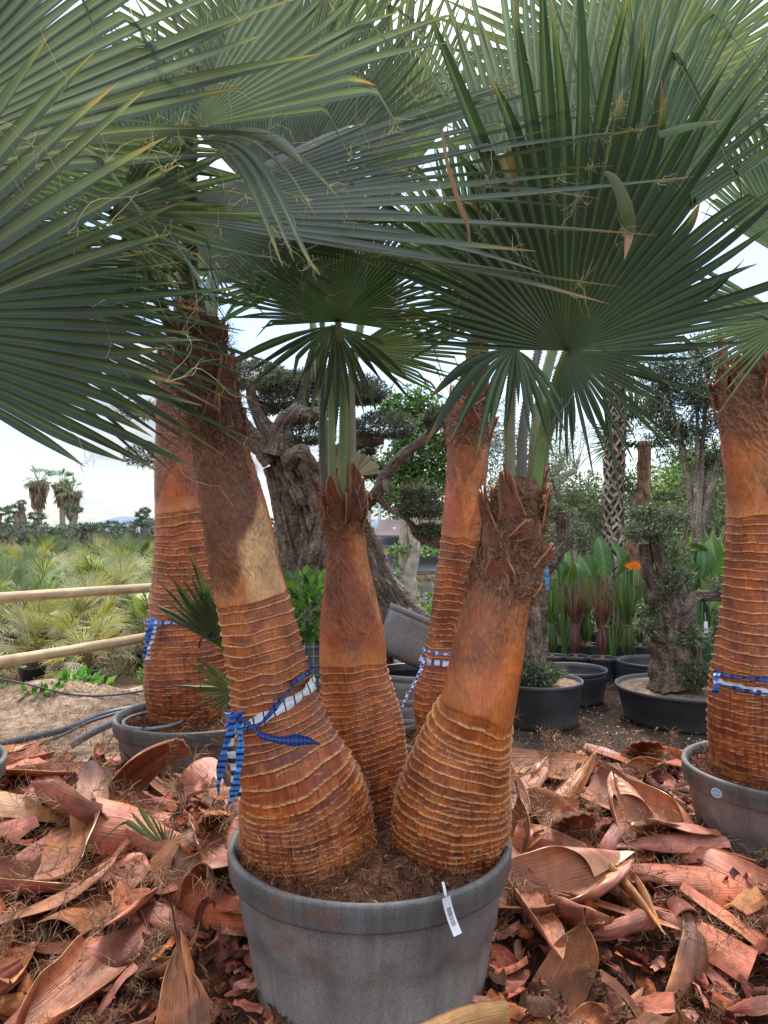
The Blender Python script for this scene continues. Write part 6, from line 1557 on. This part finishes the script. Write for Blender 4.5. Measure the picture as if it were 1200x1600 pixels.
paddle_plant(1100, 1000, 7.6, [(1110, 950, 1130, 868, 30, PB * .75), (1075, 930, 1068, 855, 26, PG * .9), (1050, 925, 1052, 850, 24, PG * .8), (1095, 905, 1092, 845, 16, PG * 1.1), (1120, 880, 1112, 840, 16, PB * .8), (1135, 920, 1135, 865, 20, PB * .8), (1080, 1040, 1120, 1010, 14, PD), (1110, 1045, 1095, 985, 16, PD), (1125, 1010, 1130, 950, 16, PG * .6),
    (1080, 900, 1060, 880, 14, PG), (1100, 870, 1075, 850, 14, PB * .6), (1105, 985, 1090, 935, 20, PD * 1.2), (1090, 1030, 1135, 1040, 14, PD)], 'large clump of broad paddle leaves between the bonsai olive and the right palm')
g = Geo(); p = at(990, 889, 8.6)
for k in range(9):
    a = -.3 + k * .38; d = np.array([math.cos(a), .2 * math.sin(k), abs(math.sin(a)) * .8 + .1]); s_ = unit(np.cross(d, (0, 1, 0))) * .02
    g.add(np.array([p, p + d * .05 + s_, p + d * .12, p + d * .05 - s_]), [[0, 1, 2, 3]], (0.85, .20, .02))
tube(g, [p, p + [-.08, 0, -.02]], [.014, .003], (0.5, .15, .1), nr=8, n=4); tube(g, [(p[0], p[1], 0), p], .008, (0.12, .25, .06), nr=6, n=4)
tag(g.build('flower', M_LEAF), 'orange bird of paradise flower on its stalk among the tied plants', 'flower')
# narrow sword leaved rows far right
g0 = empty('sword_leaf_plant', tuple(at(1100, 900, 11.5)[:2]) + (0,), 'bright green sword leaved plants massed behind the paddle leaves', 'plant')
g = Geo(); n = 420; c = at(1100, 860, 11.5)
P = np.stack([c[0] + rng.uniform(-.8, .7, n), c[1] + rng.uniform(-.5, .5, n), 0.85 + rng.uniform(-.1, .35, n)], 1)
leaves(g, P, .62, mixc((0.08, .16, .04), (0.28, .42, .12), rng.random(n)), aspect=14, up=3.4, seed=4); place(g.build('leaves', M_LEAF), g0)
g = Geo(); tube(g, [(c[0], c[1], 0), (c[0], c[1], .95)], .05, (0.2, .15, .1), nr=8, n=4); place(g.build('stem', M_LEAF), g0)

# tall lattice-trunked palm, peeled trunk palm
LT = at(955, 900, 10.0); LTR = empty('palm_tree', (LT[0], LT[1], 0), 'tall palm with a pale criss cross lattice trunk behind the tied plants', 'palm tree')
g = Geo(); tb = at(957, 850, 10.0); tp = at(962, 560, 10.0)
tube(g, [(LT[0], LT[1], 0), tp], .11, (0.12, .08, .06), nr=16, n=20)
H_ = tp[2]; nrow = int(H_ / .085)
for i in range(nrow):
    z = i * .085; cx_ = LT[0] + (tp[0] - LT[0]) * z / H_
    for j in range(7):
        th = (j + .5 * (i % 2)) * 2 * math.pi / 7 + random.gauss(0, .14)
        o = np.array([math.cos(th), math.sin(th), 0]); t = np.array([-math.sin(th), math.cos(th), 0])
        p = np.array([cx_, LT[1], z]) + o * .115
        cc = np.array((0.52, .42, .33)) * random.uniform(.4, 1.2)
        for sg in (-1, 1):
            q0 = p + t * .062 * sg; q1 = p + np.array([0, 0, random.uniform(.05, .12)]) + o * .035 * random.uniform(.6, 1.4)
            w = np.array([0, 0, .050])
            g.add(np.array([q0, q1, q1 + w, q0 + w]), [[0, 1, 2, 3]], cc); g.add(np.array([q0, q1, q1 - o * .03, q0 - o * .03]), [[0, 1, 2, 3]], cc * .7)
place(g.build('trunk', M_PALEBARK, smooth=False), LTR)
g = Geo(); r_ = np.random.default_rng(3)
for i in range(26):
    a = r_.random() * 6.28; el = r_.uniform(-.3, 1.3); d = np.array([math.cos(a) * math.cos(el), math.sin(a) * math.cos(el), math.sin(el)]); mini_fan(g, tp + d * .6, d - np.array([0, 0, .3]), .6, 19, np.array((0.12, .19, .08)), r_); tube(g, [tp, tp + d * .6], .012, (0.2, .25, .1), nr=4, n=2)
place(g.build('crown', M_LEAF), LTR)
PT2 = at(1006, 850, 10.4); P2R = empty('palm_tree', (PT2[0], PT2[1], 0), 'slim palm with a peeled orange trunk right of the lattice trunk', 'palm tree')
g = Geo(); t2 = at(1007, 690, 10.4)
tube(g, [(PT2[0] - .1, PT2[1], 0), at(990, 885, 10.4), at(1004, 780, 10.4), t2], [.19, .15, .10, .09], (0.50, .30, .19), nr=20, n=60, rough=.12, rs=5, seed=4); place(g.build('trunk', M_BARK), P2R)
g = Geo()
for i in range(22):
    a = r_.random() * 6.28; el = r_.uniform(-.2, 1.3); d = np.array([math.cos(a) * math.cos(el), math.sin(a) * math.cos(el), math.sin(el)]); mini_fan(g, t2 + d * .4, d - np.array([0, 0, .3]), .5, 17, np.array((0.15, .2, .08)), r_)
pad(g, t2 + [0, 0, .1], (.45, .4, .3), 900, size=.10, C=(.05, .07, .035), seed=9)
place(g.build('crown', M_LEAF), P2R)

# olives and shrubs closing the view on the right
leafy_tree(at(1090, 900, 9.0), 2.2, [(1090, 620, 9.0, 80, 70), (1150, 660, 9.0, 60, 70), (1040, 600, 9.2, 40, 40), (1060, 670, 9.2, 55, 40), (1110, 560, 9.1, 70, 45), (1180, 570, 9, 60, 70), (1110, 720, 9.2, 60, 26)], 'big olive with dense grey green foliage left of the right palm crown', (0.075, .09, .065), seed=12, leaf=.065, aspect=4.5, n=3000, name='olive_tree', cat='olive tree', shell=.9)
leafy_tree(at(1060, 900, 10.5), 1.2, [(1080, 790, 10.5, 65, 40), (1020, 800, 10.5, 45, 35), (1120, 760, 10.6, 50, 30), (980, 760, 10.8, 40, 30)], 'pale silvery olive bush behind the bonsai olive', (0.15, .17, .10), seed=14, leaf=.07, aspect=5, n=2600, name='olive_tree', cat='olive tree')
leafy_tree(at(900, 900, 11.0), 1.2, [(900, 850, 11.0, 60, 40), (880, 800, 11.2, 50, 50), (930, 800, 11.3, 40, 55), (860, 740, 11.4, 40, 40)], 'soft grey green olive behind the burgundy plants', (0.14, .165, .10), seed=15, leaf=.06, aspect=4, n=2400, name='olive_tree', cat='olive tree')
leafy_tree(at(1120, 850, 14.0), 1.6, [(1100, 730, 14, 60, 40), (1060, 760, 14, 50, 40), (1150, 760, 14, 60, 60)], 'bright green bush under the dark olive crown', (0.16, .26, .06), seed=16, leaf=.14, aspect=6, n=1800, cat='bush', name='leafy_bush')
for i, (cx, Y, lst, lab) in enumerate(((893, 9.6, [(893, 778, 26), (912, 780, 26), (872, 800, 24)], 'pruned olive with three flat tufts right of the right palm crown'), (1020, 9.6, [(1000, 760, 26), (1030, 778, 30)], 'dark pruned olive stump with tufts behind the bonsai'))):
    c, pd = pxpads(cx, Y, lst); cloud_tree(c, 2, pd, lab, seed=50 + i, trunkr=.11, C=(0.10, .14, .06), leaf=.05, n=1700, group=None, name='pruned_olive')
# bare pollarded tree against the sky
PB_ = at(900, 800, 13.0); PBR = empty('pollarded_tree', (PB_[0], PB_[1], 0), 'bare pollarded branches against the sky right of the right palm crown', 'tree')
g = Geo(); tube(g, [(PB_[0], PB_[1], 0), at(865, 770, 13), at(860, 745, 13), at(880, 722, 13)], [.2, .15, .11, .07], (0.42, .36, .30), nr=12, n=30, rough=.4, rs=4)
tube(g, [at(862, 760, 13), at(885, 742, 13), at(900, 735, 13)], [.1, .07, .06], (0.42, .36, .30), nr=10, n=20, rough=.4, rs=4, seed=2); place(g.build('trunk', M_PALEBARK), PBR)
g = Geo(); hp = np.concatenate([np.tile(at(880, 722, 13), (40, 1)), np.tile(at(900, 735, 13), (40, 1))]); hairs(g, hp, r_.normal(size=(80, 3)) * .5 + [0, 0, 1.2], 1.3, (0.25, .2, .17), curl=.25, w=.012, seed=3, n=8); place(g.build('twigs', M_LEAF), PBR)
# hedge-like undergrowth filling the dark behind the pots
g = Geo(); n = 9000; xx = rng.uniform(1.2, 6.5, n); yy = 11.2 + rng.random(n) * 1.5
leaves(g, np.stack([xx, yy, 1.5 * rng.random(n) ** .8 * (0.7 + .5 * fbm(np.stack([xx, yy * 0, xx * 0], -1), 3))], 1), .12, mixc((0.05, .07, .035), (0.17, .2, .09), rng.random(n)), aspect=3, up=.2, seed=5)
tag(g.build('undergrowth', M_LEAF), 'dark mixed undergrowth filling the space behind the tied plants', 'undergrowth', kind='stuff')
# backdrop trees further right so the horizon closes
for i, (x, Y, s) in enumerate(((9, 22, 2.6), (6.2, 24, 2.4), (12.5, 24, 3.2), (3.6, 26, 2.1), (1.6, 30, 2.0))):
    px = 600 + x / Y * F
    leafy_tree((x, Y, 0), s * .6, [(px, 840 - s * .62 / Y * F + 20, Y, s * .75 / Y * F, s * .5 / Y * F), (px + 25, 845 - .3 * s / Y * F, Y, s * .8 / Y * F, s * .4 / Y * F)], ['round olive far behind the right palm', 'round olive far behind the bonsai olive', 'tall olive beyond the right edge clump', 'far olive seen behind the slim palm', 'farthest olive, behind the board rack'][i], (0.10, .13, .07), seed=80 + i, leaf=.2, aspect=3, n=1500, name='olive_tree', cat='olive tree')

# pale chips strewn on the dark ground
g = Geo(); n = 9000; yy = 4.9 + 5.5 * rng.random(n) ** 1.2; xx = rng.uniform(0.0, .62, n) * yy
leaves(g, np.stack([xx, yy, .012 - 0.05 * .3 + .03 * rng.random(n)], 1), .026, mixc((0.12, .08, .06), (0.58, .47, .34), rng.random(n) ** 2), aspect=1.7, up=0, seed=6)
tag(g.build('wood_chips', M_CHIP), 'pale wood chips strewn over the dark ground in front of the bowls', 'wood chips', kind='stuff')
# cut green palm tuft lying in the heap
TF = at(262, 1325, 3.05); TFR = empty('cut_palm_tuft', (TF[0], TF[1], TF[2]), 'cut green palm tuft lying on the heap left of the big planter', 'palm cutting')
fan(TFR, (262, 1328, 3.02), [(158, 1262, 2.95, .3), (175, 1252, 2.95, .3), (196, 1258, 2.95, .3), (214, 1256, 2.95, .3), (226, 1262, 2.95, .3), (248, 1280, 3.0, .3), (285, 1310, 3.0, .3)], 11, color=GRN * 1.5, seed=61, threads=4, pleat=.8, tl=.05, wscale=.9)
# a cut log-like leaf base leaning at the foot of the big planter
g = Geo(); q0, q1 = at(655, 1625, 1.72), at(790, 1582, 1.80)
tube(g, [q0, (q0 + q1) / 2 + [0, 0, .008], q1], [.03, .034, .03], (0.50, .24, .08), nr=24, n=40, rough=.12, rs=12, seed=3, flat=.7)
tag(g.build('palm_stub', M_HUSK), 'thick orange brown cut stub lying against the foot of the big foreground planter', 'palm stub')
